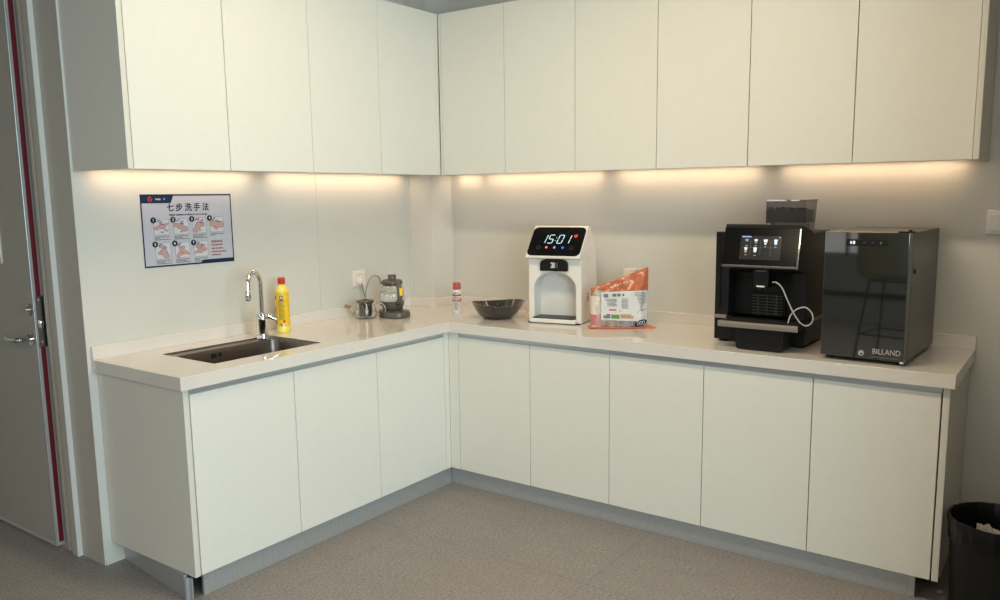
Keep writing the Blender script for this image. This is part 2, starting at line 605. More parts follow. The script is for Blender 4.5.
plate = lp.build('lock_plate', M['steel'], leaf)
lp = MB()
lp.box(-0.018, -0.008, -0.018, -0.004, 0.955, 0.985, 0.002)
lp.cyl((-0.018, -0.011, 0.895), (-0.0165, -0.011, 0.895), 0.004, 12)
lp.cyl((-0.018, -0.011, 1.070), (-0.0165, -0.011, 1.070), 0.004, 12)
lp.build('latch_bolt', M['chrome'], plate)
# lever handle
hd = MB()
HX = -0.060
hd.cyl((HX, -0.032, 0.908), (HX, -0.041, 0.908), 0.026, 28)
hd.cyl((HX, -0.036, 0.908), (HX, -0.080, 0.908), 0.011, 16)
hd.tube([(HX, -0.076, 0.908), (HX - 0.012, -0.086, 0.908), (HX - 0.035, -0.088, 0.906), (HX - 0.085, -0.085, 0.904),
         (HX - 0.125, -0.080, 0.907)], 0.0095, 14, radii=[0.012, 0.012, 0.0115, 0.011, 0.010])
hd.build('door_handle', M['chrome'], door)
lk = MB()
lk.cyl((HX, -0.032, 1.030), (HX, -0.040, 1.030), 0.025, 28)
lk.cyl((HX, -0.038, 1.030), (HX, -0.045, 1.030), 0.012, 20)
lkb = lk.build('lock_cylinder', M['steel'], door)
lk = MB()
lk.cyl((HX, -0.044, 1.030), (HX, -0.0465, 1.030), 0.007, 16)
lk.build('keyway', M['chrome'], lkb)

# notice holder fixed to the door leaf, only its right edge is in the picture
nt_ = thing('notice_holder', 'clear-edged notice holder on the grey door, cut by the left photo edge', 'sign', (DX1 - 0.256, WY - 0.032, 1.21))
MB().box(-0.24, 0.0, -0.004, 0.0, 0.0, 0.33, 0.001).build('holder_back', M['frame'], nt_)
k = MB()
k.box(-0.006, 0.0, -0.008, -0.004, 0.0, 0.33, 0.001)
k.box(-0.24, 0.0, -0.008, -0.004, 0.0, 0.006, 0.001)
k.box(-0.24, -0.234, -0.008, -0.004, 0.0, 0.33, 0.001)
k.build('holder_rim', M['white_soft'], nt_)

# ------------------------------------------------------------------ ceiling lamps
for i, (x, y, p) in enumerate(PANELS):
    names = ['long ceiling lamp over the floor in front of the sink', 'long ceiling lamp over the floor in front of the coffee machine',
             'added fill lamp on the ceiling behind the camera on the left', 'added fill lamp on the ceiling behind the camera on the right']
    lamp = thing('ceiling_lamp', names[i], 'ceiling lamp', (x, y, CEIL), group=None)
    MB().box(-.6, .6, -.1, .1, -0.05, 0, 0.004).build('lamp_frame', M['alu'], lamp)
    MB().box(-.585, .585, -.085, .085, -0.056, -0.05).build('diffuser', M['panel_on'], lamp)

# ------------------------------------------------------------------ worktop
tb = MB()
HX0, HX1, HY0, HY1 = 0.132, 0.488, -1.822, -1.287      # sink cut-out
xs = sorted({0.0, PX, HX0, HX1, DL, RX})
ys = sorted({LY, HY0, HY1, -D, -PY, 0.0})
bm = tb.bm
vd = {}


def gv(x, y):
    if (x, y) not in vd:
        vd[(x, y)] = bm.verts.new((x, y, H))
    return vd[(x, y)]


for i in range(len(xs) - 1):
    for j in range(len(ys) - 1):
        cx_, cy_ = (xs[i] + xs[i + 1]) / 2, (ys[j] + ys[j + 1]) / 2
        inside = (cx_ < DL or cy_ > -D)
        if cx_ < PX and cy_ > -PY:
            inside = False
        if HX0 < cx_ < HX1 and HY0 < cy_ < HY1:
            inside = False
        if inside:
            bm.faces.new((gv(xs[i], ys[j]), gv(xs[i + 1], ys[j]), gv(xs[i + 1], ys[j + 1]), gv(xs[i], ys[j + 1])))
ext = bmesh.ops.extrude_face_region(bm, geom=list(bm.faces))
bmesh.ops.translate(bm, verts=[g for g in ext['geom'] if isinstance(g, bmesh.types.BMVert)], vec=(0, 0, -T))
bmesh.ops.dissolve_limit(bm, angle_limit=0.01, verts=bm.verts, edges=bm.edges)
worktop = tb.build('worktop', M['top'], None, bevel=0.0018)
tag(worktop, 'glossy beige quartz worktop running round the corner in an L', 'worktop')
SH = 0.016
for (x0, x1, y0, y1, lab) in ((0.0, SH, LY, -PY - SH - 0.0003, 'long beige quartz upstand against the wall behind the sink'),
                              (0.0, PX + SH, -PY - SH, -PY, 'short beige quartz upstand on the column side behind the kettle'),
                              (PX, PX + SH, -PY + 0.0003, -SH - 0.0003, 'short beige quartz upstand on the column side behind the spray can'),
                              (PX, RX, -SH, 0.0, 'long beige quartz upstand against the wall behind the coffee machine')):
    tag(MB().box(x0, x1, y0, y1, H, H + S, 0.0012).build('upstand', M['top']), lab, 'upstand', 'quartz upstands')

# ------------------------------------------------------------------ base cabinets
DT = 0.018
DTOP = 0.777


def base_cabinet(name, label, axis, a, b, seams, end=None, group=None, blind=None):
    """axis 'x': back run, doors face -y, a..b are x; axis 'y': left run, doors face +x, a..b are y"""
    th = thing(name, label, 'base cabinet', (a, 0, DB) if axis == 'x' else (0, a, DB), 0, group)
    W_ = b - a
    zt = H - T - DB

    def bx(mb, u0, u1, d0, d1, z0, z1, bev=0.0):
        if axis == 'x':
            mb.box(u0, u1, -d1, -d0, z0, z1, bev)
        else:
            mb.box(d0, d1, u0, u1, z0, z1, bev)
    face = -FY if axis == 'x' else FX
    body = MB()
    sd = face - DT - 0.003
    ps = 0.016
    lo = 0.016 if end == 'low' else 0
    bx(body, lo, ps + lo, 0.012, sd, 0, DTOP - DB - 0.012)
    hi = 0.024 if end == 'high' else 0
    bx(body, W_ - ps - hi, W_ - hi, 0.012, sd, 0, DTOP - DB - 0.012)
    bx(body, lo, W_ - hi, 0.012, sd, 0, 0.016)
    bx(body, lo, W_ - hi, 0.012, 0.025, 0, zt)
    bx(body, lo, W_ - hi, sd - 0.03, sd - 0.01, DTOP - DB - 0.06, DTOP - DB)
    body.build('carcass', M['gap'], th)
    for (s0, s1) in seams:
        dm = MB()
        bx(dm, s0 - a + 0.0018, s1 - a - 0.0018, face - DT, face, 0.0, DTOP - DB, 0.0012)
        dm.build('door', M['cab'], th)
    rl = MB()
    r0, r1 = seams[0][0] - a + 0.0003, seams[-1][1] - a - 0.0003
    bx(rl, r0, r1, face - 0.040, face - 0.012, H - T - 0.030 - DB, zt - 0.0005, 0.001)
    bx(rl, r0, r1, face - 0.012, face - 0.006, H - T - 0.006 - DB, zt - 0.0005)
    rl.build('finger_rail', M['alu'], th)
    if end:
        e = MB()
        if end == 'high':
            bx(e, W_ - 0.022, W_, 0.012, face + 0.002, 0.0, zt, 0.001)
        else:
            bx(e, 0.0, 0.022, 0.004, face + 0.002, 0.0, zt, 0.001)
        e.build('end_panel', M['carcass'], th)
    if blind:
        e = MB()
        bx(e, blind[0] - a, blind[1] - a, face - DT, face + 0.001, 0.0, zt, 0.001)
        e.build('filler_panel', M['cab'], th)
    return th


base_cabinet('base_cabinet', 'two-door white base cabinet under the sink, at the open left end', 'y', -2.018, -1.053,
             [(-1.992, -1.523), (-1.523, -1.053)], end='low')
base_cabinet('base_cabinet', 'one-door white base cabinet between the sink cabinet and the inner corner', 'y', -1.052, FY - 0.0006,
             [(-1.053, -0.584)], blind=(-0.582, FY - 0.0006))
base_cabinet('base_cabinet', 'two-door white base cabinet beside the inner corner, under the brown bowl', 'x', FX + 0.0006, 1.4945,
             [(0.640, 1.071), (1.071, 1.495)], blind=(FX + 0.0016, 0.638))
base_cabinet('base_cabinet', 'two-door white base cabinet in the middle of the long run, below the bag', 'x', 1.4955, 2.3635,
             [(1.495, 1.930), (1.930, 2.364)])
base_cabinet('base_cabinet', 'one-door white base cabinet at the right end, below the small fridge', 'x', 2.3645, 2.824,
             [(2.364, 2.798)], end='high')

# ------------------------------------------------------------------ kick boards
KZ = DB - 0.002
KX = 0.562
KYB = -0.524
k = MB()
k.box(KX - 0.014, KX, -1.975, KYB - 0.001, 0.0005, KZ, 0.0008)
for i in range(60):
    y = -1.972 + i * 0.0240
    k.box(KX, KX + 0.0008, y, y + 0.010, 0.004, KZ - 0.004)
tag(k.build('kick_board', M['kick']), 'grey aluminium kick board below the sink-side doors', 'kick board', 'aluminium kick boards')
k = MB()
k.box(KX + 0.001, 2.722, KYB, KYB + 0.014, 0.0005, KZ, 0.0008)
kb = tag(k.build('kick_board', M['kick']), 'long grey aluminium kick board below the back-run doors', 'kick board', 'aluminium kick boards')
MB().box(2.722, 2.748, KYB - 0.001, KYB + 0.016, 0.0005, KZ, 0.0015).build('end_cap', M['alu'], kb)
# loose end board, set a little askew, with its rounded corner post
ang = math.atan2(-2.024 + 1.967, 0.530 - 0.02)
ke = thing('kick_board', 'loose grey kick board askew under the open left cabinet end', 'kick board', (0.012, -1.966, 0), ang, 'aluminium kick boards')
MB().box(0.0, 0.512, -0.006, 0.008, 0.0005, KZ, 0.0008).build('board', M['kick'], ke)
k = MB()
k.cyl((0.525, 0.0, 0.0005), (0.525, 0.0, KZ - 0.004), 0.0125, 20)
k.box(0.516, 0.550, 0.004, 0.010, 0.0005, KZ - 0.004)
k.build('corner_post', M['alu'], ke)

# ------------------------------------------------------------------ wall cabinets


def wall_cabinet(label, axis, a, b, seams, end=None, blind=None):
    th = thing('wall_cabinet', label, 'wall cabinet', (a, 0, UZ) if axis == 'x' else (0, a, UZ), 0)
    W_ = b - a
    zt = UT - UZ
    face = UD if axis == 'x' else UDL

    def bx(mb, u0, u1, d0, d1, z0, z1, bev=0.0):
        if axis == 'x':
            mb.box(u0, u1, -d1, -d0, z0, z1, bev)
        else:
            mb.box(d0, d1, u0, u1, z0, z1, bev)
    body = MB()
    bx(body, 0.0005, W_ - 0.0005, 0.002, face - DT - 0.003, 0.022, zt - 0.002, 0.0008)
    body.build('carcass', M['carcass'], th)
    for (s0, s1) in seams:
        dm = MB()
        bx(dm, s0 - a + 0.0018, s1 - a - 0.0018, face - DT, face, 0.0, zt, 0.0012)
        dm.build('door', M['cab'], th)
    if end:
        e = MB()
        u = (W_ - 0.0005, W_ + 0.0195) if end == 'high' else (-0.0195, 0.0005)
        bx(e, u[0], u[1], 0.002, face + 0.001, 0.0, zt, 0.001)
        e.build('end_panel', M['carcass'], th)
    if blind:
        e = MB()
        bx(e, blind[0] - a, blind[1] - a, face - DT, face - 0.0005, 0.0, zt, 0.001)
        e.build('filler_panel', M['cab'], th)
    return th


wall_cabinet('two-door white wall cabinet at the open left end above the poster', 'y', -2.024, -1.2005,
             [(-2.022, -1.621), (-1.621, -1.2)], end='low')
wall_cabinet('two-door white wall cabinet on the left wall, nearest the corner column', 'y', -1.1995, -UD - 0.0005,
             [(-1.2, -0.781), (-0.781, -0.368)], blind=(-0.3665, -UD - 0.002))
wall_cabinet('two-door white wall cabinet beside the inner corner, above the brown bowl', 'x', UDL + 0.0005, 1.198,
             [(0.400, 0.798), (0.798, 1.198)], blind=(UDL + 0.0015, 0.3985))
wall_cabinet('two-door white wall cabinet in the middle of the long run, above the bag', 'x', 1.199, 2.0135,
             [(1.198, 1.609), (1.609, 2.014)])
wall_cabinet('two-door white wall cabinet at the right end, above fridge and coffee machine', 'x', 2.0145, 2.820,
             [(2.014, 2.419), (2.419, 2.820)], end='high')

# ------------------------------------------------------------------ under-cabinet LED bars
LED_POWER = 1.0


def led_bar(label, axis, a, b, d):
    w_ = b - a
    loc = (a, -d, UZ + 0.0215) if axis == 'x' else (d, a, UZ + 0.0215)
    th = thing('led_bar', label, 'light', loc, 0, 'under-cabinet light bars')
    m1, m2 = MB(), MB()
    if axis == 'x':
        m1.box(0, w_, -0.009, 0.009, -0.006, 0.0)
        m2.box(0.004, w_ - 0.004, -0.006, 0.006, -0.0075, -0.0061)
        c = (a + w_ / 2, -d, UZ + 0.0125)
    else:
        m1.box(-0.009, 0.009, 0, w_, -0.006, 0.0)
        m2.box(-0.006, 0.006, 0.004, w_ - 0.004, -0.0075, -0.0061)
        c = (d, a + w_ / 2, UZ + 0.0125)
    m1.build('housing', M['alu'], th)
    m2.build('diffuser', M['led'], th)
    ld = bpy.data.lights.new('led_bar_light', 'AREA')
    ld.shape = 'RECTANGLE'
    ld.size, ld.size_y = (w_ - 0.02, 0.012) if axis == 'x' else (0.012, w_ - 0.02)
    ld.energy = 1.02 * w_ * LED_POWER
    ld.color = (1.0, 0.68, 0.42)
    o = bpy.data.objects.new('led_bar_light', ld)
    COL.objects.link(o)
    o.parent = th
    o.location = Vector(c) - Vector(loc)
    o.rotation_euler = (0, 0, 0)


LD = 0.045
led_bar('warm under-cabinet light bar above the left part of the poster wall', 'y', -1.985, -1.245, LD)
led_bar('warm under-cabinet light bar on the left wall between sink and corner column', 'y', -1.155, -0.235, LD)
led_bar('short warm light bar under the cabinet right beside the corner column', 'x', 0.205, 0.385, LD)
led_bar('warm under-cabinet light bar above the white water dispenser', 'x', 0.430, 1.165, LD)
led_bar('warm under-cabinet light bar between dispenser and coffee machine', 'x', 1.235, 1.965, LD)
led_bar('warm under-cabinet light bar above coffee machine and fridge', 'x', 2.055, 2.770, LD)

# ------------------------------------------------------------------ hand-washing poster
PW, PH = 0.430, 0.302
poster = thing('poster', 'white hand-washing poster with navy border, taped to the wall above the sink', 'poster', (0.0006, -1.786, 1.493))


def pp(u, v, d=0.0):
    return (d, u * PW, -v * PH)


def pbox(mb, u0, u1, v0, v1, d0, d1):
    mb.box(d0, d1, u0 * PW, u1 * PW, -v1 * PH, -v0 * PH)
    return mb


def pdisc(mb, u, v, r, d0, d1, seg=20, sy=1.0, rot=0.0):
    pts = []
    for i in range(seg):
        a = 2 * PI * i / seg
        y, z = r * math.cos(a), r * sy * math.sin(a)
        y, z = y * math.cos(rot) - z * math.sin(rot), y * math.sin(rot) + z * math.cos(rot)
        pts.append((d0, u * PW + y, -v * PH + z))
    mb.poly(pts, (d1 - d0, 0, 0))
    return mb


pbox(MB(), 0, 1, 0, 1, 0.0, 0.0010).build('sheet', M['paper'], poster)
b = MB()
L1, L2 = 0.0010, 0.0014
pbox(b, 0, 1, 0, 0.022, L1, L2)
pbox(b, 0, 0.013, 0, 1, L1, L2)
pbox(b, 0.988, 1, 0, 1, L1, L2)
pbox(b, 0, 1, 0.978, 1, L1, L2)
b.poly([pp(0, 0, L1), pp(0.352, 0, L1), pp(0.316, 0.122, L1), pp(0, 0.122, L1)], (L2 - L1, 0, 0))
b.poly([pp(0.605, 0.985, L1), pp(0.632, 0.942, L1), pp(1, 0.942, L1), pp(1, 0.985, L1)], (L2 - L1, 0, 0))
b.build('navy_border', M['navy'], poster)
b = MB()
b.tube([(0.0016, 0.100 * PW + 0.0085 * math.cos(a), -0.068 * PH + 0.0085 * math.sin(a)) for a in
        [math.radians(x) for x in range(60, 400, 20)]], 0.0022, 6)
b.tube([(0.0016, 0.100 * PW, -0.068 * PH), (0.0016, 0.100 * PW + 0.008, -0.072 * PH), (0.0016, 0.100 * PW + 0.005, -0.085 * PH)], 0.0018, 6)
b.build('red_logo', M['red'], poster)
AX, AY = (0, 1, 0), (0, 0, 1)
text_mesh('header_text', 'Seelec', 0.0115, M['white_print'], poster, text_mat(pp(0.185, 0.066, 0.0014), AX, AY), 0.0002, sx=0.85)
text_mesh('header_text', '口', 0.0090, M['white_print'], poster, text_mat(pp(0.250, 0.066, 0.0014), AX, AY), 0.0002)
for ch, u in zip('七步洗手法', (0.305, 0.400, 0.500, 0.595, 0.695)):
    text_mesh('title_character', ch, 0.0365, M['ink'], poster, text_mat(pp(u, 0.192, 0.0010), AX, AY), 0.0003, sx=0.95, shear=0.06)
    for dx_, dz_ in ((0.0022, 0.0), (0.0, -0.0035), (0.0022, -0.0035)):
        text_mesh('title_character_stroke', ch, 0.0365, M['ink'], poster, text_mat(pp(u + dx_, 0.192 + dz_, 0.0010 + dx_ * 0.05), AX, AY), 0.0003, sx=0.95, shear=0.06)
text_mesh('subtitle_text', 'Hand washing method in seven steps', 0.0118, M['ink'], poster, text_mat(pp(0.5, 0.285, 0.0010), AX, AY), 0.0002, sx=1.02, bold=0.0004)
cells = [(0.200, 0.450), (0.408, 0.450), (0.613, 0.447), (0.815, 0.442), (0.203, 0.780), (0.410, 0.780), (0.616, 0.783)]
CW, CH = 0.160, 0.222
rnd = random.Random(3)
hands = [
    [(-.35, -.05, .30, .55, 0.2), (.05, .05, .38, .55, 0.0), (.38, .2, .24, .4, 0.3), (.38, -.25, .22, .4, -0.3), (-.05, .35, .16, .7, 1.0)],
    [(-.4, .1, .30, .6, -0.2), (-.05, 0, .42, .6, -0.3), (.32, -.2, .32, .75, -0.2), (.1, .35, .2, .4, 0.5)],
    [(-.35, -.35, .25, .9, 0.9), (-.1, 0, .40, .75, 0.9), (.2, .3, .30, .5, 0.9), (.35, .05, .22, .5, 1.1), (-.05, .5, .12, .7, 1.2)],
    [(-.35, .1, .34, .8, 0.4), (0, .05, .42, .8, -0.1), (.38, .0, .33, .9, 0.2), (-.1, -.3, .25, .4, -0.4)],
    [(-.1, .35, .16, 1.6, 1.4), (.05, -.1, .28, 1.2, 1.2), (.2, -.35, .38, .6, -0.4), (-.3, -.15, .16, 1.0, 1.9), (.1, .3, .12, 1.5, 1.3)],
    [(-.3, -.35, .36, .5, 0.7), (.0, -.05, .42, .45, -0.5), (.35, -.25, .32, .4, -0.5), (-.25, .3, .30, .35, -0.5), (.1, -.3, .25, .3, 0.2)],
    [(-.15, .25, .20, 1.7, 1.7), (-.05, -.1, .26, 1.2, 1.8), (.3, -.05, .28, .55, 0.1), (-.4, -.25, .22, .4, 0.1), (.2, .3, .10, 1.6, 1.2)],
]
for n, (u, v) in enumerate(cells):
    oy, oz = u * PW, -v * PH
    w_, h_ = CW * PW, CH * PH

    def plate(g, d0, d1):
        mb = MB()
        pts = []
        rad = 0.007 - g
        for (qx, qz, a0) in ((1, 1, 0), (-1, 1, 90), (-1, -1, 180), (1, -1, 270)):
            for s in range(5):
                a = math.radians(a0 + 22.5 * s)
                pts.append((d0, oy + qx * (w_ / 2 - g - rad) + rad * math.cos(a), oz + qz * (h_ / 2 - g - rad) + rad * math.sin(a)))
        mb.poly(pts, (d1 - d0, 0, 0))
        return mb
    cell = plate(0.0, 0.0010, 0.0012).build('step_picture', M['ink_soft'], poster)
    plate(0.0014, 0.0012, 0.0014).build('picture_ground', M['paper_light'], cell)
    skin_mb, line_mb, arr_mb, ink_mb = MB(), MB(), MB(), MB()
    for i, (hx, hz, r, sy, rot) in enumerate(hands[n]):
        cu, cv = u + hx * CW * 0.80, v - hz * CH * 0.80
        pdisc(line_mb, cu, cv, r * w_ * 0.60 + 0.0016, 0.0014, 0.0015 + i * 0.00001, 18, sy + 0.06, rot)
        pdisc(skin_mb, cu, cv, r * w_ * 0.60, 0.0015, 0.0017 + i * 0.00001, 18, sy, rot)
    for (ax, az, bx_, bz) in ((-.30, .34, -.10, .44), (.02, .20, .18, .16), (-.05, -.32, .1, -.30))[:3 if n < 3 else 2]:
        arr_mb.tube([(0.0018, (u + ax * CW) * PW, -(v - az * CH) * PH), (0.0018, (u + bx_ * CW) * PW, -(v - bz * CH) * PH)], 0.0024, 6)
        arr_mb.build('blue_arrow', M['blue'], cell)
        arr_mb = MB()
    for li, (lw, lv) in enumerate(((0.155, 0.133), (0.055 + 0.03 * (n % 3), 0.153), (0.165, 0.173))[: (3 if n != 3 else 2)]):
        x = 0.0
        while x < lw:
            ww = min(rnd.uniform(0.012, 0.028), lw - x)
            pbox(ink_mb, u - 0.078 + x, u - 0.078 + x + ww, v + lv - 0.006, v + lv + 0.007, 0.0010, 0.0012)
            x += ww + 0.004
    line_mb.build('hand_outline', M['skin_line'], cell)
    skin_mb.build('hand_drawing', M['skin'], cell)
    arr_mb.bm.free()
    ink_mb.build('caption', M['ink_soft'], cell)
    pdisc(MB(), u - 0.081, v - 0.096, 0.0125, 0.0014, 0.0019, 24).build('number_disc', M['ink'], cell)
    text_mesh('step_number', str(n + 1), 0.0165, M['white_print'], cell, text_mat(pp(u - 0.081, v - 0.096, 0.0019), AX, AY), 0.0002, bold=0.0003)
r_ = MB()
for i in range(4):
    u0 = 0.742 + i * 0.034
    pbox(r_, u0, u0 + 0.011, 0.672, 0.706, 0.0010, 0.0013)
    pbox(r_, u0 + 0.014, u0 + 0.026, 0.672, 0.680, 0.0010, 0.0013)
    pbox(r_, u0 + 0.014, u0 + 0.026, 0.686, 0.694, 0.0010, 0.0013)
    pbox(r_, u0 + 0.010, u0 + 0.026, 0.699, 0.706, 0.0010, 0.0013)
for (v, wv) in ((0.738, 0.125), (0.790, 0.125), (0.838, 0.170), (0.884, 0.100)):
    pdisc(r_, 0.733, v, 0.0018, 0.0010, 0.0013, 8)
    x = 0.744
    while x < 0.744 + wv:
        ww = min(rnd.uniform(0.012, 0.022), 0.744 + wv - x)
        pbox(r_, x, x + ww, v - 0.009, v + 0.009, 0.0010, 0.0012)
        x += ww + 0.005
r_.build('red_notes', M['darkred'], poster)

# ------------------------------------------------------------------ sink
sink = thing('sink', 'rectangular stainless undermount sink with a dark brushed basin', 'sink', (0, 0, H))
s_ = MB()
bx0, bx1, by0, by1 = 0.200, HX1 - 0.002, HY0 + 0.014, HY1 - 0.020     # basin mouth
ZL = -0.006
OUT = [(HX0 + .001, HY0 + .001), (HX1 - .001, HY0 + .001), (HX1 - .001, HY1 - .001), (HX0 + .001, HY1 - .001)]


def rr_loop(bm_, x0, x1, y0, y1, r, z, seg=6):
    vs = []
    for (cx, cy, a0) in ((x1 - r, y1 - r, 0), (x0 + r, y1 - r, 90), (x0 + r, y0 + r, 180), (x1 - r, y0 + r, 270)):
        for s in range(seg + 1):
            a = math.radians(a0 + 90 * s / seg)
            vs.append(bm_.verts.new((cx + r * math.cos(a), cy + r * math.sin(a), z)))
    return vs


loops = [rr_loop(s_.bm, HX0 + .0008, HX1 - .0008, HY0 + .0008, HY1 - .0008, 0.004, -0.001),
         rr_loop(s_.bm, HX0 + .003, HX1 - .003, HY0 + .003, HY1 - .003, 0.004, ZL),
         rr_loop(s_.bm, bx0 - .003, bx1 - 0.002, by0 - .003, by1 + .003, 0.045, ZL),
         rr_loop(s_.bm, bx0, bx1 - 0.004, by0, by1, 0.042, ZL - 0.006),
         rr_loop(s_.bm, bx0 + .006, bx1 - 0.010, by0 + .006, by1 - .006, 0.040, -0.175),
         rr_loop(s_.bm, bx0 + .022, bx1 - 0.026, by0 + .022, by1 - .022, 0.030, -0.190)]
for A, B in zip(loops, loops[1:]):
    n = len(A)
    for i in range(n):
        s_.bm.faces.new((A[i], A[(i + 1) % n], B[(i + 1) % n], B[i]))
s_.bm.faces.new(loops[-1])
s_.build('basin', M['steel_dark'], sink)
r_ = MB()
for (a, b, c, d) in ((HX0 + .0008, HX1 - .0008, HY1 - .004, HY1 - .0008), (HX0 + .0008, HX0 + .004, HY0 + .0008, HY1 - .0008),
                     (HX0 + .0008, HX1 - .0008, HY0 + .0008, HY0 + .004)):
    r_.box(a, b, c, d, ZL - 0.001, -0.0012)
r_.build('rim', M['steel'], sink)
r_ = MB()
for i in range(5):
    y = -1.640 + i * 0.0095 + (0.006 if i > 2 else 0)
    r_.box(bx0 + .0015, bx0 + 0.0050, y, y + 0.005, -0.042, -0.022, 0.001)
r_.build('overflow_slots', M['black_matte'], sink)
r_ = MB()
r_.lathe([(0.0, -0.1885), (0.03, -0.1885), (0.042, -0.187), (0.045, -0.1895)], 28, Matrix.Translation((0.36, -1.555, 0)), cap0=False, cap1=False)
r_.build('drain', M['chrome'], sink)

# ------------------------------------------------------------------ tap
tap = thing('kitchen_tap', 'chrome gooseneck mixer tap on the back ledge of the sink', 'tap', (0.172, -1.352, H + ZL + 0.0005))
t_ = MB()
t_.lathe([(0.027, 0), (0.028, 0.004), (0.0265, 0.010), (0.0265, 0.080), (0.0285, 0.084), (0.0285, 0.106), (0.023, 0.114), (0.012, 0.118)], 32)
t_.build('tap_body', M['chrome'], tap)
dx, dy = 0.33, -0.94
RR = 0.048
pts = [(0, 0, 0.110), (0, 0, 0.16), (0, 0, 0.205), (0, 0, 0.245)]
for a in range(15, 181, 15):
    s = RR - RR * math.cos(math.radians(a))
    pts.append((dx * s, dy * s, 0.245 + 0.060 * math.sin(math.radians(a))))
pts += [(dx * (2 * RR + 0.002), dy * (2 * RR + 0.002), 0.222)]
t_ = MB()
t_.tube(pts, 0.0105, 18)
t_.build('spout', M['chrome'], tap)
t_ = MB()
e = Vector((dx * (2 * RR + 0.002), dy * (2 * RR + 0.002), 0))
t_.lathe([(0.0115, 0.228), (0.0135, 0.224), (0.0140, 0.190), (0.012, 0.186), (0.010, 0.187)], 24, Matrix.Translation(e))
t_.build('aerator', M['chrome'], tap)
t_ = MB()
t_.tube([(0.0, 0.010, 0.102), (0.014, 0.026, 0.102), (0.026, 0.038, 0.092), (0.036, 0.050, 0.086)], 0.008, 12, radii=[0.014, 0.011, 0.008, 0.006])
t_.build('lever', M['chrome'], tap)

# ------------------------------------------------------------------ yellow detergent bottle
bt = thing('detergent_bottle', 'yellow detergent bottle with a red cap beside the tap', 'bottle', (0.125, -1.198, H), math.radians(-50))
b = MB()
b.lathe([(0.034, 0), (0.0385, 0.006), (0.0385, 0.024), (0.0375, 0.028), (0.0385, 0.032), (0.0388, 0.110), (0.0378, 0.186), (0.0376, 0.194),
         (0.0345, 0.204), (0.022, 0.219), (0.0140, 0.226), (0.0145, 0.236)], 40, sy=0.80)
b.build('bottle_body', M['yellow'], bt)
b = MB()
b.lathe([(0.0392, 0.034), (0.0394, 0.11), (0.0384, 0.190)], 40, sy=0.80, cap0=False, cap1=False)
lab = b.build('label', M['yellow_label'], bt)
b = MB()
b.lathe([(0.0160, 0.226), (0.0170, 0.229), (0.0165, 0.254), (0.0150, 0.256)], 28)
b.build('cap', M['red_cap'], bt)


def on_bottle(mb, a0, a1, z0, z1, r=0.0398, sy=0.80, n=6, th=0.0006):
    """small curved patch hugging an oval bottle between two angles (degrees)"""
    P, Q = [], []
    for i in range(n + 1):
        a = math.radians(a0 + (a1 - a0) * i / n)
        for (lst, rr) in ((P, r), (Q, r + th)):
            lst.append((mb.bm.verts.new((rr * math.cos(a), rr * math.sin(a) * sy, z0)), mb.bm.verts.new((rr * math.cos(a), rr * math.sin(a) * sy, z1))))
    for i in range(n):
        mb.bm.faces.new((Q[i][0], Q[i + 1][0], Q[i + 1][1], Q[i][1]))
        mb.bm.faces.new((P[i][1], P[i + 1][1], P[i + 1][0], P[i][0]))
        mb.bm.faces.new((P[i][0], P[i + 1][0], Q[i + 1][0], Q[i][0]))
        mb.bm.faces.new((Q[i][1], Q[i + 1][1], P[i + 1][1], P[i][1]))
    mb.bm.faces.new((P[0][0], Q[0][0], Q[0][1], P[0][1]))
    mb.bm.faces.new((Q[n][0], P[n][0], P[n][1], Q[n][1]))


b = MB()
for i in range(15):
    z = 0.146 - i * 0.0058
    on_bottle(b, -22, 32 - (i * 7) % 9, z, z + 0.0032)
b.build('small_print', M['olive_ink'], lab)
b = MB()
on_bottle(b, -8, 18, 0.155, 0.176)
on_bottle(b, -62, -45, 0.158, 0.174)
on_bottle(b, -68, -48, 0.062, 0.074)
on_bottle(b, -10, 6, 0.037, 0.045)
b.build('blue_print', M['blue'], lab)
b = MB()
on_bottle(b, -12, 24, 0.151, 0.155)
on_bottle(b, 12, 30, 0.050, 0.062)
on_bottle(b, -60, -42, 0.112, 0.120)
b.build('red_print', M['red'], lab)
b = MB()
on_bottle(b, -75, -55, 0.095, 0.108)
on_bottle(b, -70, -46, 0.044, 0.060)
b.build('dark_print', M['darkred'], lab)
b = MB()
on_bottle(b, 0, 10, 0.161, 0.171, r=0.0405)
on_bottle(b, 12, 28, 0.037, 0.046)
b.build('white_print', M['white_print'], lab)

# ------------------------------------------------------------------ wall socket, plug and cord
sk = thing('wall_socket', 'white double wall socket behind the glass teapot', 'socket', (0.0, -0.594, 1.042))
k = MB()
k.box(0.0, 0.009, -0.044, 0.044, -0.043, 0.043, 0.003, 3)
k.build('face_plate', M['white_soft'], sk)
k = MB()
for y in (-0.018, 0.0, 0.018):
    k.box(0.0088, 0.0096, y - 0.0015, y + 0.0015, 0.016, 0.026)
k.build('socket_slots', M['ink_soft'], sk)
plug = thing('power_plug', 'white plug with a grey cord in the wall socket', 'plug', (0.0098, -0.594, 1.024))
k = MB()
k.lathe([(0.020, 0), (0.020, 0.006), (0.017, 0.020), (0.014, 0.026)], 24, Matrix.Rotation(PI / 2, 4, 'Y') @ Matrix.Scale(1.0, 4))
k.build('plug_body', M['white_soft'], plug)
k = MB()
k.tube([(0.022, -0.004, -0.004), (0.030, -0.010, -0.020), (0.034, -0.004, -0.055), (0.040, 0.0, -0.090), (0.058, -0.02, -0.135), (0.082, -0.040, -0.158), (0.10, -0.02, -0.1660)], 0.0045, 10)
k.build('cord', M['cord'], plug)

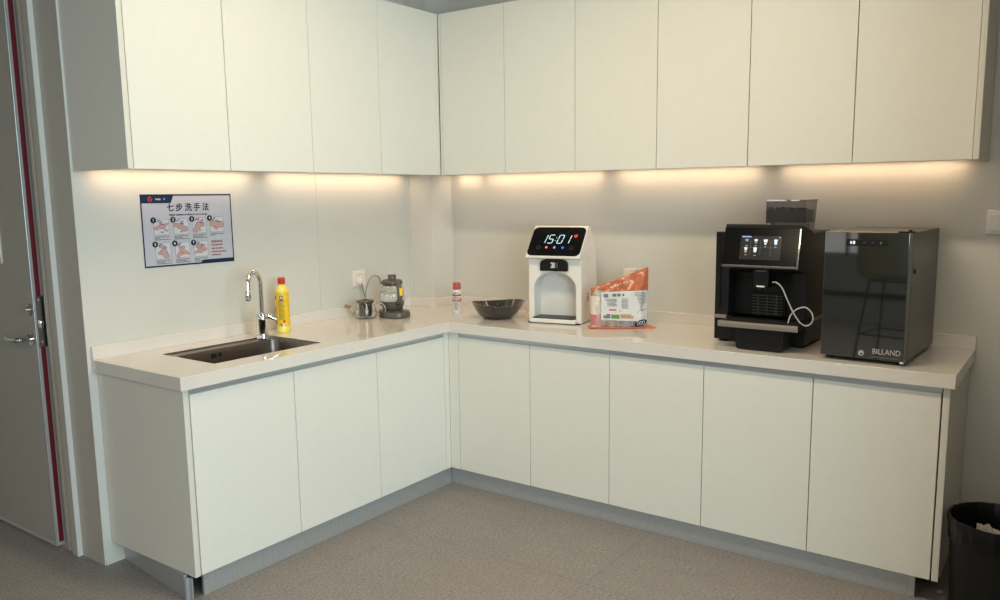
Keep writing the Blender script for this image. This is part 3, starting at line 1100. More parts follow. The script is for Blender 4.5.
# ------------------------------------------------------------------ electric kettle
kt = thing('electric_kettle', 'taupe electric kettle with a glass body standing on its round base', 'kettle', (0.212, -0.557, H), math.radians(-22))
k = MB()
k.lathe([(0.070, 0), (0.078, 0.004), (0.080, 0.018), (0.076, 0.030), (0.060, 0.034), (0.0, 0.034)], 40, Matrix.Translation((0.016, 0, 0)), sx=1.28, cap1=False)
k.build('power_base', M['kettle'], kt)
k = MB()
k.lathe([(0.046, 0.0345), (0.052, 0.040), (0.058, 0.060), (0.063, 0.078), (0.0635, 0.082), (0.0, 0.082)], 40, cap1=False)
k.build('heater_shell', M['kettle'], kt)
k = MB()
k.lathe([(0.0635, 0.0825), (0.0675, 0.095), (0.0670, 0.115), (0.060, 0.145), (0.048, 0.172), (0.0465, 0.172), (0.0585, 0.144), (0.0655, 0.114), (0.0660, 0.095), (0.0620, 0.0835)],
        40, cap0=False, cap1=False)
k.build('glass_body', M['glass'], kt)
k = MB()
k.lathe([(0.0, 0.0835), (0.0612, 0.0838), (0.0650, 0.095), (0.0645, 0.114), (0.0620, 0.126), (0.0, 0.126)], 40, cap0=False, cap1=False)
k.build('water', M['water'], kt)
k = MB()
k.lathe([(0.050, 0.170), (0.055, 0.173), (0.055, 0.183), (0.048, 0.192), (0.022, 0.197), (0.021, 0.199), (0.0225, 0.216), (0.020, 0.219)], 40)
k.build('lid', M['kettle'], kt)
k = MB()
k.lathe([(0.0462, 0.162), (0.0505, 0.165), (0.0505, 0.169), (0.0475, 0.171)], 40)
k.build('steel_collar', M['steel_dark'], kt)
k = MB()
hp = [(0.048, 0, 0.178), (0.072, 0, 0.174), (0.090, 0, 0.150), (0.094, 0, 0.120), (0.086, 0, 0.090), (0.060, 0, 0.072)]
k.tube(hp, 0.012, 14, radii=[0.010, 0.013, 0.014, 0.014, 0.014, 0.012])
hdl = k.build('handle', M['kettle'], kt)
k = MB()
k.poly([(0.1075, -0.008, 0.118), (0.1100, -0.008, 0.118), (0.1065, -0.008, 0.158), (0.1030, -0.008, 0.158)], (0, 0.016, 0))
k.build('yellow_sticker', M['yellow_label'], hdl)

# ------------------------------------------------------------------ glass teapot
tp = thing('glass_teapot', 'small clear glass teapot with a steel infuser and corked spout', 'teapot', (0.150, -0.694, H), math.radians(0))
tp.scale = (1.0, 1.0, 1.08)
k = MB()
k.lathe([(0.036, 0.001), (0.052, 0.006), (0.057, 0.022), (0.055, 0.045), (0.048, 0.064), (0.041, 0.074), (0.041, 0.080), (0.0395, 0.080), (0.0395, 0.073),
         (0.0465, 0.063), (0.0535, 0.045), (0.0555, 0.022), (0.050, 0.0075), (0.035, 0.003)], 40)
k.build('glass_body', M['glass'], tp)
k = MB()
k.lathe([(0.031, 0.014), (0.0325, 0.016), (0.0335, 0.074), (0.043, 0.078), (0.044, 0.083), (0.036, 0.088), (0.014, 0.092), (0.010, 0.094)], 36)
k.build('infuser', M['steel_dark'], tp)
k = MB()
k.lathe([(0.0455, 0.0815), (0.0465, 0.084), (0.0455, 0.087), (0.030, 0.0895)], 36)
k.build('lid_rim', M['steel_dark'], tp)
ux, uy = -0.75, -0.66          # spout points to the left in the photograph
k = MB()
k.tube([(ux * 0.050, uy * 0.050, 0.030), (ux * 0.066, uy * 0.066, 0.045), (ux * 0.078, uy * 0.078, 0.058)], 0.010, 14, radii=[0.014, 0.010, 0.008])
k.build('spout', M['glass'], tp)
k = MB()
k.tube([(ux * 0.076, uy * 0.076, 0.0575), (ux * 0.104, uy * 0.104, 0.0625)], 0.0085, 14, smooth=False)
k.build('cork', M['cork'], tp)
k = MB()
vx, vy = 0.78, 0.62
k.tube([(vx * 0.050, vy * 0.050, 0.064), (vx * 0.072, vy * 0.072, 0.072), (vx * 0.094, vy * 0.094, 0.058), (vx * 0.098, vy * 0.098, 0.036),
        (vx * 0.082, vy * 0.082, 0.018), (vx * 0.055, vy * 0.055, 0.016)], 0.0062, 12)
k.build('handle', M['glass'], tp)
# thin grey hose arching from the teapot lid over to the kettle
hose = MB()
a0 = Vector((0.148, -0.690, H + 0.1005))
a1 = Vector((0.168, -0.592, H + 0.176))
hose.tube([a0, a0 + Vector((0.002, 0.004, 0.045)), a0 + Vector((0.012, 0.020, 0.098)), a0 + Vector((0.020, 0.045, 0.118)),
           a0 + Vector((0.026, 0.075, 0.108)), a1 + Vector((0.0, 0.0, -0.006))], 0.0036, 10)
tag(hose.build('filling_hose', M['cord']), 'thin grey hose arching from the teapot lid to the kettle', 'hose')

# ------------------------------------------------------------------ spray can
cn = thing('spray_can', 'small white spray can with a red cap near the corner column', 'spray can', (0.421, -0.281, H), math.radians(-60))
k = MB()
k.lathe([(0.0235, 0), (0.025, 0.003), (0.025, 0.116), (0.0235, 0.121), (0.019, 0.126)], 32)
cb = k.build('can_body', M['can_white'], cn)
k = MB()
k.lathe([(0.0205, 0.1255), (0.0215, 0.128), (0.0205, 0.160), (0.018, 0.163)], 28)
k.build('cap', M['pink_cap'], cn)
k = MB()
on_bottle(k, -70, 70, 0.092, 0.100, r=0.0252, sy=1.0, n=10, th=0.0003)
on_bottle(k, -70, 70, 0.066, 0.078, r=0.0252, sy=1.0, n=10, th=0.0003)
on_bottle(k, -70, 70, 0.060, 0.063, r=0.0252, sy=1.0, n=10, th=0.0003)
k.build('red_bands', M['darkred'], cb)
k = MB()
for z, w1 in ((0.104, 40), (0.108, 32), (0.086, 38), (0.082, 30), (0.052, 26), (0.047, 34), (0.042, 28), (0.036, 34), (0.030, 24), (0.024, 30), (0.018, 26)):
    on_bottle(k, -w1, w1 - 6, z, z + 0.0026, r=0.0252, sy=1.0, n=8, th=0.0003)
k.build('small_print', M['ink_soft'], cb)
k = MB()
for a in range(-50, 50, 22):
    on_bottle(k, a, a + 12, 0.069, 0.075, r=0.0256, sy=1.0, n=3, th=0.0003)
k.build('white_letters', M['white_print'], cb)

# ------------------------------------------------------------------ bowl
bo = thing('bowl', 'wide dark smoky-brown bowl with a wavy rim on the worktop corner', 'bowl', (0.722, -0.322, H), math.radians(25))
bo.scale = (0.90, 0.90, 0.98)
k = MB()
wav = lambda a, z: 1.0 + (0.020 * math.sin(3 * a) + 0.008 * math.sin(7 * a)) * (z / 0.09)
prof = [(0.0, 0.004), (0.072, 0.0), (0.080, 0.003), (0.106, 0.020), (0.132, 0.048), (0.151, 0.079), (0.154, 0.082), (0.149, 0.082), (0.128, 0.052), (0.102, 0.025), (0.076, 0.009), (0.0, 0.008)]
k.lathe(prof, 56, fn=wav, cap0=False, cap1=False)
for v in k.bm.verts:
    if v.co.z > 0.03:
        a = math.atan2(v.co.y, v.co.x)
        v.co.z += 0.007 * math.sin(2 * a + 0.6) * (v.co.z / 0.082)
k.build('bowl_shell', M['bowl'], bo)
k = MB()
rb = random.Random(5)
for i in range(13):
    a = rb.uniform(1.6, 4.2)
    r = rb.uniform(0.120, 0.142)
    z = 0.052 + (r - 0.128) * 1.35 + 0.0025
    p = Vector((r * math.cos(a) * 0.97, r * math.sin(a) * 0.97, z))
    d = Vector((rb.uniform(-.012, .012), rb.uniform(-.012, .012), rb.uniform(0.002, .010)))
    k.tube([p, p + d], 0.0011, 6, smooth=False)
k.build('gold_flecks', mat('gold_fleck', (0.75, 0.62, 0.40), 0.3, 0.5), bo)

# ------------------------------------------------------------------ white water dispenser
wd = thing('water_dispenser', 'white tabletop water dispenser with a lit clock on its black panel', 'water dispenser', (1.066, -0.318, H), math.radians(10))
Wd = 0.276
AW, AR = 0.222, 0.168                  # alcove width, springing height of its arch
AD = 0.090                             # alcove depth
HB = 0.322                             # underside of the sloping head
k = MB()
k.poly([(-Wd / 2, y, z) for (y, z) in [(AD, 0.003), (AD, HB), (0.02, HB), (0.085, 0.462), (0.104, 0.470), (0.125, 0.462), (0.155, 0.430), (0.185, 0.375),
                                       (0.208, 0.300), (0.222, 0.220), (0.226, 0.120), (0.226, 0.003)]], (Wd, 0, 0))
arch = [(AW / 2 * math.cos(PI * i / 16), AR + 0.086 * math.sin(PI * i / 16)) for i in range(17)]
k.poly([(-Wd / 2, 0, 0.003), (-Wd / 2, 0, HB), (Wd / 2, 0, HB), (Wd / 2, 0, 0.003), (AW / 2, 0, 0.003)] + [(x, 0, z) for x, z in arch] + [(-AW / 2, 0, 0.003)], (0, AD + 0.001, 0))
k.build('housing', M['white'], wd, bevel=0.003)
k = MB()
P0, P1 = Vector((0, -0.034, HB + 0.004)), Vector((0, 0.088, 0.466))
k.poly([(-Wd / 2 - 0.004, y, z) for (y, z) in [(-0.022, HB - 0.006), (P0.y - 0.002, HB - 0.002), (P0.y, P0.z), (P1.y, P1.z), (0.100, 0.4715), (0.125, 0.464), (0.125, HB - 0.006)]],
       (Wd + 0.008, 0, 0))
k.build('head', M['white'], wd, bevel=0.005)
sv = (P1 - P0).normalized()
nv = Vector((0, -sv.z, sv.y))          # outward normal of the slope
mid = (P0 + P1) / 2
SLM = Matrix(((1, 0, 0, 0), (0, -nv.y, sv.y, mid.y), (0, -nv.z, sv.z, mid.z), (0, 0, 0, 1)))
# in SLM space: x right, -y outwards, z up the slope
SLH = (P1 - P0).length
k = MB()
k.rrect(0, 0.001, Wd - 0.001, SLH - 0.012, 0.026, -0.0022, 0.0005, m=SLM)
panel = k.build('clock_panel', M['black_gloss'], wd)


def seg_digit(mb, ch, x, z, w, h, t, sk_):
    S_ = {'0': 'abcdef', '1': 'bc', '5': 'acdfg'}[ch]
    P = {'a': ((-w / 2, h / 2), (w / 2, h / 2)), 'g': ((-w / 2, 0), (w / 2, 0)), 'd': ((-w / 2, -h / 2), (w / 2, -h / 2)),
         'f': ((-w / 2, h / 2), (-w / 2, 0)), 'e': ((-w / 2, 0), (-w / 2, -h / 2)), 'b': ((w / 2, h / 2), (w / 2, 0)), 'c': ((w / 2, 0), (w / 2, -h / 2))}
    for s in S_:
        (ax, az), (bx_, bz) = P[s]
        A = Vector((x + ax + sk_ * az, 0, z + az))
        B = Vector((x + bx_ + sk_ * bz, 0, z + bz))
        d = (B - A).normalized()
        A, B = A + d * t * 0.7, B - d * t * 0.7
        n = Vector((-d.z, 0, d.x)) * t / 2
        o_ = Vector((0, -0.0030, 0))
        mb.poly([tuple(q + o_) for q in (A - d * t * 0.5, A + n, B + n, B + d * t * 0.5, B - n, A - n)], (0, 0.0006, 0), SLM)


zc = 0.014
for ch, x in (('1', -0.068), ('5', -0.031), ('0', 0.019), ('1', 0.056)):
    k = MB()
    seg_digit(k, ch, x, zc, 0.024, 0.050, 0.0042, 0.16)
    k.build('clock_digit', M['lit_cyan'], panel)
k = MB()
for z in (zc + 0.009, zc - 0.009):
    k.box(-0.0080 + 0.20 * (z - zc), -0.0040 + 0.20 * (z - zc), -0.0030, -0.0024, z - 0.002, z + 0.002, m=SLM)
k.build('clock_colon', M['lit_cyan'], panel)


def sl_disc(mb, x, z, r, y0=-0.0030, y1=-0.0024, seg=16, sz=1.0):
    mb.poly([(x + r * math.cos(2 * PI * i / seg), y0, z + r * sz * math.sin(2 * PI * i / seg)) for i in range(seg)], (0, y1 - y0, 0), SLM)


k = MB()
k.tube([SLM @ Vector((0.093 + 0.0062 * math.cos(a * PI / 6), -0.0026, 0.034 + 0.0062 * math.sin(a * PI / 6))) for a in range(12)], 0.0026, 6, closed=True)
k.build('red_indicator', M['lit_red'], panel)
for (x, m_, nm) in ((-0.043, 'lit_pink', 'hot_key'), (-0.001, 'lit_pale', 'warm_key'), (0.042, 'lit_blue', 'cold_key')):
    k = MB()
    sl_disc(k, x, -0.037, 0.0058, seg=12, sz=1.1)
    k.build(nm, M[m_], panel)
for x in (-0.084, 0.086):
    k = MB()
    k.tube([SLM @ Vector((x + 0.009 * math.cos(a * PI / 6), -0.0025, -0.037 + 0.009 * math.sin(a * PI / 6))) for a in range(12)], 0.0005, 5, closed=True)
    k.build('unlit_key', M['ink_soft'], panel)
# alcove lining, black outlet, drip tray
k = MB()
k.box(-AW / 2 + .0005, AW / 2 - .0005, AD - 0.004, AD - 0.001, 0.026, 0.245)
k.box(-AW / 2, -AW / 2 + 0.0022, 0.004, AD, 0.026, AR)
k.box(AW / 2 - 0.0022, AW / 2, 0.004, AD, 0.026, AR)
for i in range(16):
    (xa, za), (xb, zb) = arch[i], arch[i + 1]
    k.poly([(xa, 0.004, za), (xa * 0.985, 0.004, za - 0.0022), (xb * 0.985, 0.004, zb - 0.0022), (xb, 0.004, zb)], (0, AD - 0.004, 0))
k.build('alcove_lining', M['alcove'], wd)
k = MB()
k.poly([(x, -0.014, z) for (x, z) in [(-0.070, 0.256), (0.070, 0.256), (0.072, 0.262), (0.072, 0.292), (0.064, 0.306), (0.040, 0.314), (-0.040, 0.314), (-0.064, 0.306), (-0.072, 0.292), (-0.072, 0.262)]], (0, 0.060, 0))
outl = k.build('outlet_block', M['black'], wd, bevel=0.003)
MB().lathe([(0.006, 0.246), (0.008, 0.250), (0.008, 0.257)], 16, Matrix.Translation((0.004, 0.004, 0))).build('nozzle', M['chrome'], outl)
k = MB()
for (x0, x1, z0, z1) in ((-0.015, -0.003, 0.293, 0.298), (-0.015, -0.003, 0.272, 0.277), (-0.011, -0.003, 0.282, 0.287), (-0.005, 0.000, 0.272, 0.298),
                         (0.002, 0.006, 0.272, 0.298)):
    k.box(x0, x1, -0.0146, -0.0141, z0, z1)
k.build('logo', M['white_print'], outl)
k = MB()
k.box(0.012, 0.0145, -0.0146, -0.0141, 0.272, 0.298)
k.box(0.018, 0.0205, -0.0146, -0.0141, 0.272, 0.298)
k.build('grey_bars', M['ink_soft'], outl)
MB().box(-AW / 2 - 0.010, AW / 2 + 0.006, -0.030, 0.004, 0.004, 0.024, 0.003).build('tray_front', M['white'], wd)
MB().box(-AW / 2 + 0.001, AW / 2 - 0.001, -0.024, AD - 0.004, 0.0242, 0.0275, 0.001).build('drip_grate', M['black'], wd)
MB().box(-Wd / 2 + 0.004, Wd / 2 - 0.004, -0.020, 0.220, 0.0, 0.0045).build('foot_plate', M['black_matte'], wd)
k = MB()
for i, (z, l) in enumerate(((0.142, 0.034), (0.136, 0.028), (0.126, 0.034), (0.120, 0.030), (0.114, 0.034), (0.108, 0.026))):
    k.box(Wd / 2 - 0.0002, Wd / 2 + 0.0004, 0.075, 0.075 + l, z, z + 0.0032)
k.build('rating_label_print', M['ink_soft'], wd)

# ------------------------------------------------------------------ bag of paper cups
A_ = Vector((1.268, -0.322, H))
B_ = Vector((1.498, -0.185, H))
bang = math.atan2(B_.y - A_.y, B_.x - A_.x)
BL = (B_ - A_).length
bg = thing('cup_bag', 'crinkled clear and orange plastic bag of paper cups beside the water dispenser', 'bag', tuple(A_), bang)


def bag_top(s):
    return 0.182 + 0.100 * s ** 1.15


def bag_th(s, t):
    edge = min(1.0, (s * (1 - s)) * 9) ** 0.5
    return 0.052 * edge * max(0.05, 1 - (max(0, t - 0.45) / 0.55) ** 1.3 * 0.93) * (0.75 + 0.25 * min(1, t * 6)) + 0.0015


def bag_pt(s, t, side):
    z = bag_top(s) * t
    wob = 0.0030 * math.sin(21 * s + 9 * t) + 0.0022 * math.sin(37 * s - 17 * t + 1) + 0.0015 * math.sin(60 * t + 12 * s)
    y = side * (bag_th(s, t) + wob * (1 if bag_th(s, t) > 0.01 else 0.3))
    return (s * BL + 0.003 * math.sin(9 * t), y, z + 0.001)


def bag_sheet(t0, t1, nS=34, nT=18, s0=0.0, s1=1.0):
    mb = MB()
    for side in (-1, 1):
        g = []
        for i in range(nS + 1):
            s = s0 + (s1 - s0) * i / nS
            a, b2 = t0(s), t1(s)
            g.append([mb.bm.verts.new(bag_pt(s, a + (b2 - a) * j / nT, side)) for j in range(nT + 1)])
        for i in range(nS):
            for j in range(nT):
                mb.bm.faces.new((g[i][j], g[i + 1][j], g[i + 1][j + 1], g[i][j + 1]))
    return mb


band = lambda s: (0.172 + 0.005 * math.sin(14 * s)) / bag_top(s) * 0.985 if s > 0.12 else 0.965 - 1.9 * max(0, 0.09 - s)
bag_sheet(lambda s: 0.03, band).build('clear_film', M['film'], bg)
bag_sheet(band, lambda s: 1.0, nT=8).build('orange_band', M['orange_clear'], bg)
k = MB()
k.tube([(s / 10 * BL, 0, bag_top(s / 10)) for s in range(0, 11)], 0.0028, 8)
k.build('sealed_edge', M['orange'], bg)
k = MB()
k.poly([(-0.006, -0.060, 0.0008), (0.12, -0.066, 0.0008), (BL + 0.028, -0.058, 0.0008), (BL + 0.040, -0.030, 0.0008), (BL + 0.005, 0.045, 0.0008), (0.02, 0.045, 0.0008), (-0.012, 0.0, 0.0008)], (0, 0, 0.0030))
k.tube([(-0.008, -0.062, 0.005), (0.08, -0.067, 0.006), (0.17, -0.064, 0.005), (BL + 0.030, -0.056, 0.007)], 0.0035, 8)
k.build('orange_bottom_seam', M['orange'], bg)
k = MB()
k.tube([(0.002, -0.010, 0.150), (0.0, -0.008, 0.135), (0.002, -0.006, 0.115)], 0.007, 8)
k.tube([(BL - 0.002, -0.004, 0.255), (BL - 0.001, -0.006, 0.20), (BL - 0.002, -0.008, 0.17)], 0.003, 8)
k.build('orange_side_fold', M['orange'], bg)
# white lettering stuck on the orange film
k = MB()
for i in range(7):
    s = 0.34 + i * 0.055
    p = Vector(bag_pt(s, 0.90, -1))
    k.box(p.x, p.x + 0.008, p.y - 0.0025, p.y - 0.0010, p.z - 0.004, p.z + 0.003)
k.build('band_lettering', M['white_print'], bg)
# printed card at the front of the bag
cd = bpy.data.objects.new('printed_card', None)


def card_pt(u, v, d=0.0):
    """u 0..1 along, v 0..1 up"""
    s = 0.185 + u * 0.80
    z = 0.042 + v * 0.130 + 0.008 * u - 0.016 * u * (1 - v)
    y = -(0.0585 * min(1.0, (s * (1 - s)) * 9 + 0.25) ** 0.5) - d + 0.0016 * math.sin(9 * u + 3 * v)
    return Vector((s * BL, y, z))


def card_patch(mb, u0, u1, v0, v1, d, n=8):
    g = []
    for i in range(n + 1):
        u = u0 + (u1 - u0) * i / n
        g.append((mb.bm.verts.new(card_pt(u, v0, d)), mb.bm.verts.new(card_pt(u, v1, d)), mb.bm.verts.new(card_pt(u, v0, d - 0.0004)), mb.bm.verts.new(card_pt(u, v1, d - 0.0004))))
    for i in range(n):
        a, b2 = g[i], g[i + 1]
        mb.bm.faces.new((a[0], b2[0], b2[1], a[1]))
        mb.bm.faces.new((a[3], b2[3], b2[2], a[2]))
        mb.bm.faces.new((a[1], b2[1], b2[3], a[3]))
        mb.bm.faces.new((a[2], b2[2], b2[0], a[0]))
    mb.bm.faces.new((g[0][0], g[0][1], g[0][3], g[0][2]))
    mb.bm.faces.new((g[n][2], g[n][3], g[n][1], g[n][0]))


k = MB()
card_patch(k, 0, 1, 0, 1, 0.0, 14)
card = k.build('printed_card', M['card'], bg)
k = MB()
for (u0, u1, v0, v1) in ((0.05, 0.15, 0.80, 0.93), (0.24, 0.325, 0.83, 0.93), (0.345, 0.42, 0.83, 0.93)):
    card_patch(k, u0, u1, v0, v1, 0.0008, 3)
rc = random.Random(11)
for col in ((0.05, 0.38, 0.50, 0.74), (0.44, 0.66, 0.42, 0.74), (0.72, 0.97, 0.34, 0.94)):
    v = col[2]
    while v < col[3]:
        card_patch(k, col[0], col[1] - rc.uniform(0, 0.08), v, v + 0.018, 0.0008, 4)
        v += 0.045
k.build('card_print', M['ink_soft'], card)
k = MB()
card_patch(k, 0.05, 0.20, 0.06, 0.22, 0.0008, 3)
k.build('card_photo', M['ink_soft'], card)
k = MB()
card_patch(k, 0.42, 0.70, 0.08, 0.22, 0.0008, 3)
k.build('card_photo', M['cup_tan'], card)
k = MB()
card_patch(k, 0.22, 0.40, 0.06, 0.20, 0.0008, 3)
k.build('card_photo', M['green'], card)
k = MB()
card_patch(k, 0.04, 0.07, 0.40, 0.46, 0.0008, 2)
k.build('green_mark', M['green'], card)
k = MB()
card_patch(k, 0.17, 0.33, 0.34, 0.385, 0.0008, 3)
card_patch(k, 0.04, 0.07, 0.31, 0.37, 0.0008, 2)
k.build('red_line', M['red'], card)
k = MB()
card_patch(k, 0.455, 0.50, 0.84, 0.92, 0.0008, 3)
k.build('blue_mark', M['blue'], card)
# blue oval brand mark at the lower right
k = MB()
c0 = card_pt(0.86, -0.05, 0.003)
ring = []
for i in range(24):
    a = 2 * PI * i / 24
    ring.append((c0.x + 0.027 * math.cos(a) + 0.3 * 0.014 * math.sin(a), c0.y - 0.002, c0.z + 0.016 * math.sin(a) + 0.25 * 0.027 * math.cos(a)))
k.poly(ring, (0, 0.001, 0))
oval = k.build('blue_oval_mark', M['navy'], bg)
k = MB()
for dx_ in (-0.012, 0.0, 0.012):
    k.tube([(c0.x + dx_ + 0.005 * math.cos(a) , c0.y - 0.003, c0.z + dx_ * 0.25 + 0.008 * math.sin(a)) for a in (0, 1.2, 2.4, 3.6, 4.8)], 0.0009, 5, closed=True)
k.build('oval_lettering', M['white_print'], oval)

ct = thing('carton', 'plain white carton standing behind the orange bag, only its top showing', 'carton', (1.368, -0.100, H), 0.1)
MB().box(-0.030, 0.030, -0.030, 0.030, 0.0, 0.262, 0.002).build('carton_body', M['cup'], ct)
MB().box(-0.029, 0.029, -0.004, 0.004, 0.262, 0.2635).build('top_flap_seam', M['card'], ct)

# cups inside the bag: nested stacks, every cup its own object
cup_kinds = [
    ('pink', M['cup_pink'], 0.030, -0.014, 9, 0.108, 'paper cup nested in the pink-sleeved stack at the left of the bag'),
    ('brown', M['cup_tan'], 0.098, -0.004, 9, 0.104, 'paper cup nested in the brown-sleeved second stack of the bag'),
    ('blue', M['cup_blue'], 0.166, -0.004, 9, 0.112, 'paper cup nested in the pale blue third stack of the bag'),
    ('green', M['cup_green'], 0.234, 0.0, 9, 0.108, 'paper cup nested in the green-marked stack at the right of the bag'),
]


def make_cup(label, sleeve, group, loc):
    c = thing('paper_cup', label, 'paper cup', loc, bang, group)
    mb = MB()
    mb.lathe([(0.0, 0.003), (0.0245, 0.003), (0.0250, 0.0), (0.0260, 0.0), (0.0330, 0.078), (0.0342, 0.079), (0.0342, 0.082), (0.0322, 0.082), (0.0322, 0.078), (0.0254, 0.005), (0.0, 0.005)], 24, cap0=False, cap1=False)
    mb.build('cup_wall', M['cup'], c)
    mb = MB()
    mb.lathe([(0.02680, 0.008), (0.0312, 0.060), (0.0315, 0.060), (0.02705, 0.008)], 24, cap0=False, cap1=False)
    mb.build('sleeve_print', sleeve, c)
    return c


rot_ = Matrix.Rotation(bang, 3, 'Z')
for nm, mt, lx, ly, cnt, zt, lab in cup_kinds:
    base = A_ + rot_ @ Vector((lx, ly, 0.0045))
    first = make_cup(lab, mt, nm + ' paper cup stack in the bag', tuple(base))
    for i in range(1, cnt):
        c = copy_tree(first)
        c.location = base + Vector((0, 0, 0.0082 * i))

# ------------------------------------------------------------------ coffee machine
cm = thing('coffee_machine', 'black automatic coffee machine with a lit touch screen', 'coffee machine', (2.0895, -0.362, H))
cx0, cx1 = -0.1925, 0.1845
k = MB()
k.box(cx0, cx1, 0.0, 0.322, 0.010, 0.112, 0.003)
k.box(cx0, cx1, 0.085, 0.322, 0.110, 0.462, 0.003)
k.box(cx0, cx0 + 0.060, 0.0, 0.090, 0.112, 0.462, 0.003)
k.box(cx1 - 0.060, cx1, 0.0, 0.090, 0.112, 0.462, 0.003)
k.box(cx0 + 0.058, cx1 - 0.058, 0.0, 0.090, 0.330, 0.462)
k.build('body', M['black'], cm)
k = MB()
for x in (cx0 + 0.03, cx1 - 0.03):
    for y in (0.03, 0.29):
        k.cyl((x, y, 0.0), (x, y, 0.012), 0.018, 16)
k.build('feet', M['black_matte'], cm)
k = MB()
k.box(cx0 - 0.0012, cx0 + 0.052, -0.0012, 0.0, 0.100, 0.115, 0.0004)
k.box(cx1, cx1 + 0.0012, 0.0, 0.30, 0.096, 0.111, 0.0004)
k.build('metal_band', M['trim_metal'], cm)
k = MB()
k.box(cx0 + 0.022, cx0 + 0.028, -0.0008, 0.0002, 0.14, 0.38)
k.build('side_groove', M['black_gloss'], cm)
# head with the screen, leaning slightly back
hm = Matrix.Translation((0.032, -0.128, 0.325)) @ Matrix.Rotation(math.radians(-11), 4, 'X')
k = MB()
k.box(-0.148, 0.156, 0.0, 0.16, 0.0, 0.178, 0.005, 2, hm)
headp = k.build('head', M['black'], cm)
k = MB()
k.box(-0.147, 0.147, -0.004, 0.0, 0.013, 0.162, 0.001, 2, hm)
k.build('glossy_front', M['black_gloss'], headp)
k = MB()
k.box(0.1475, 0.1545, -0.005, 0.004, 0.004, 0.162, 0.001, 2, hm)
k.build('chrome_edge', M['chrome'], headp)
k = MB()
k.box(-0.148, 0.147, -0.006, 0.002, 0.004, 0.013, 0.001, 2, hm)
k.build('lower_lip', M['dark_metal'], headp)
k = MB()
k.box(-0.079, 0.082, -0.0050, -0.0040, 0.036, 0.130, 0.0, 2, hm)
scr = k.build('screen', M['screen'], headp)


def icon(u, v, w, h, mt, nm, taper=0.7, y=-0.0056):
    mb = MB()
    mb.poly([(u - w / 2 * taper, y, v - h / 2), (u + w / 2 * taper, y, v - h / 2), (u + w / 2, y, v + h / 2), (u - w / 2, y, v + h / 2)], (0, 0.0005, 0), hm)
    mb.build(nm, M[mt], scr)


SX0, SZ0 = -0.079, 0.130
def sp(fx, fz):
    return SX0 + fx * 0.159, SZ0 - fz * 0.092


for (fx, fz, w, h, mt, nm) in ((0.16, 0.19, 0.014, 0.009, 'lit_dim', 'drink_icon'), (0.39, 0.19, 0.014, 0.009, 'lit_white', 'drink_icon'),
                               (0.63, 0.21, 0.017, 0.012, 'lit_white', 'drink_icon'), (0.88, 0.25, 0.013, 0.020, 'lit_white', 'drink_icon'),
                               (0.15, 0.55, 0.013, 0.010, 'lit_white', 'drink_icon'), (0.385, 0.60, 0.014, 0.019, 'lit_white', 'drink_icon')):
    x, z = sp(fx, fz)
    icon(x, z, w, h, mt, nm)
x, z = sp(0.15, 0.665)
icon(x, z, 0.010, 0.011, 'lit_amber', 'drink_icon', 0.8)
x, z = sp(0.63, 0.335)
icon(x, z, 0.010, 0.005, 'lit_white', 'drink_icon', 0.6)
x, z = sp(0.39, 0.30)
icon(x, z, 0.010, 0.004, 'lit_dim', 'drink_icon', 0.8)
for (fx, fz) in ((0.16, 0.42), (0.39, 0.43), (0.63, 0.45), (0.88, 0.46), (0.16, 0.82), (0.385, 0.84)):
    x, z = sp(fx, fz)
    icon(x, z, 0.009, 0.003, 'lit_dim', 'icon_caption', 1.0)
x, z = sp(0.15, 0.04)
icon(x, z, 0.036, 0.0045, 'lit_pale', 'screen_title', 1.0)
x, z = sp(0.97, 0.05)
icon(x, z, 0.006, 0.004, 'lit_dim', 'screen_signal', 1.0)
k = MB()
for fx in (0.26, 0.51, 0.76):
    x, z = sp(fx, 0.5)
    k.box(x - 0.0004, x + 0.0004, -0.0054, -0.0050, z - 0.030, z + 0.030, m=hm)
x, z = sp(0.5, 0.50)
k.box(x - 0.07, x + 0.07, -0.0054, -0.0050, z - 0.0004, z + 0.0004, m=hm)
k.build('screen_grid', M['ink_soft'], scr)
# coffee outlet
k = MB()
k.poly([(0.028 + x, -0.092, z) for (x, z) in [(-0.026, 0.330), (-0.026, 0.262), (-0.020, 0.246), (0.028, 0.246), (0.034, 0.262), (0.034, 0.330)]], (0, 0.100, 0))
sp_ = k.build('coffee_outlet', M['black'], cm, bevel=0.003)
k = MB()
for x in (0.020, 0.044):
    k.cyl((x, -0.060, 0.236), (x, -0.060, 0.248), 0.007, 14)
k.build('nozzles', M['black'], sp_)
k = MB()
k.box(0.016, 0.048, -0.0932, -0.0922, 0.250, 0.256)
k.build('outlet_badge', M['white_print'], sp_)
k = MB()
for i in range(6):
    k.box(0.012 + i * 0.007, 0.0165 + i * 0.007, -0.0932, -0.0922, 0.312, 0.317)
k.build('outlet_lettering', M['ink_soft'], sp_)
# ribbed splash grille
k = MB()
k.rrect(0.008, 0.158, 0.150, 0.100, 0.018, 0.074, 0.0851)
k.build('grille_plate', M['black_matte'], cm)
k = MB()
for i in range(7):
    z = 0.120 + i * 0.0125
    k.box(-0.056, 0.072, 0.070, 0.0745, z, z + 0.003, 0.0008)
for x in (-0.030, 0.008, 0.046):
    k.box(x - 0.0015, x + 0.0015, 0.069, 0.0745, 0.114, 0.202)
k.build('grille_ribs', M['dark_metal'], cm)
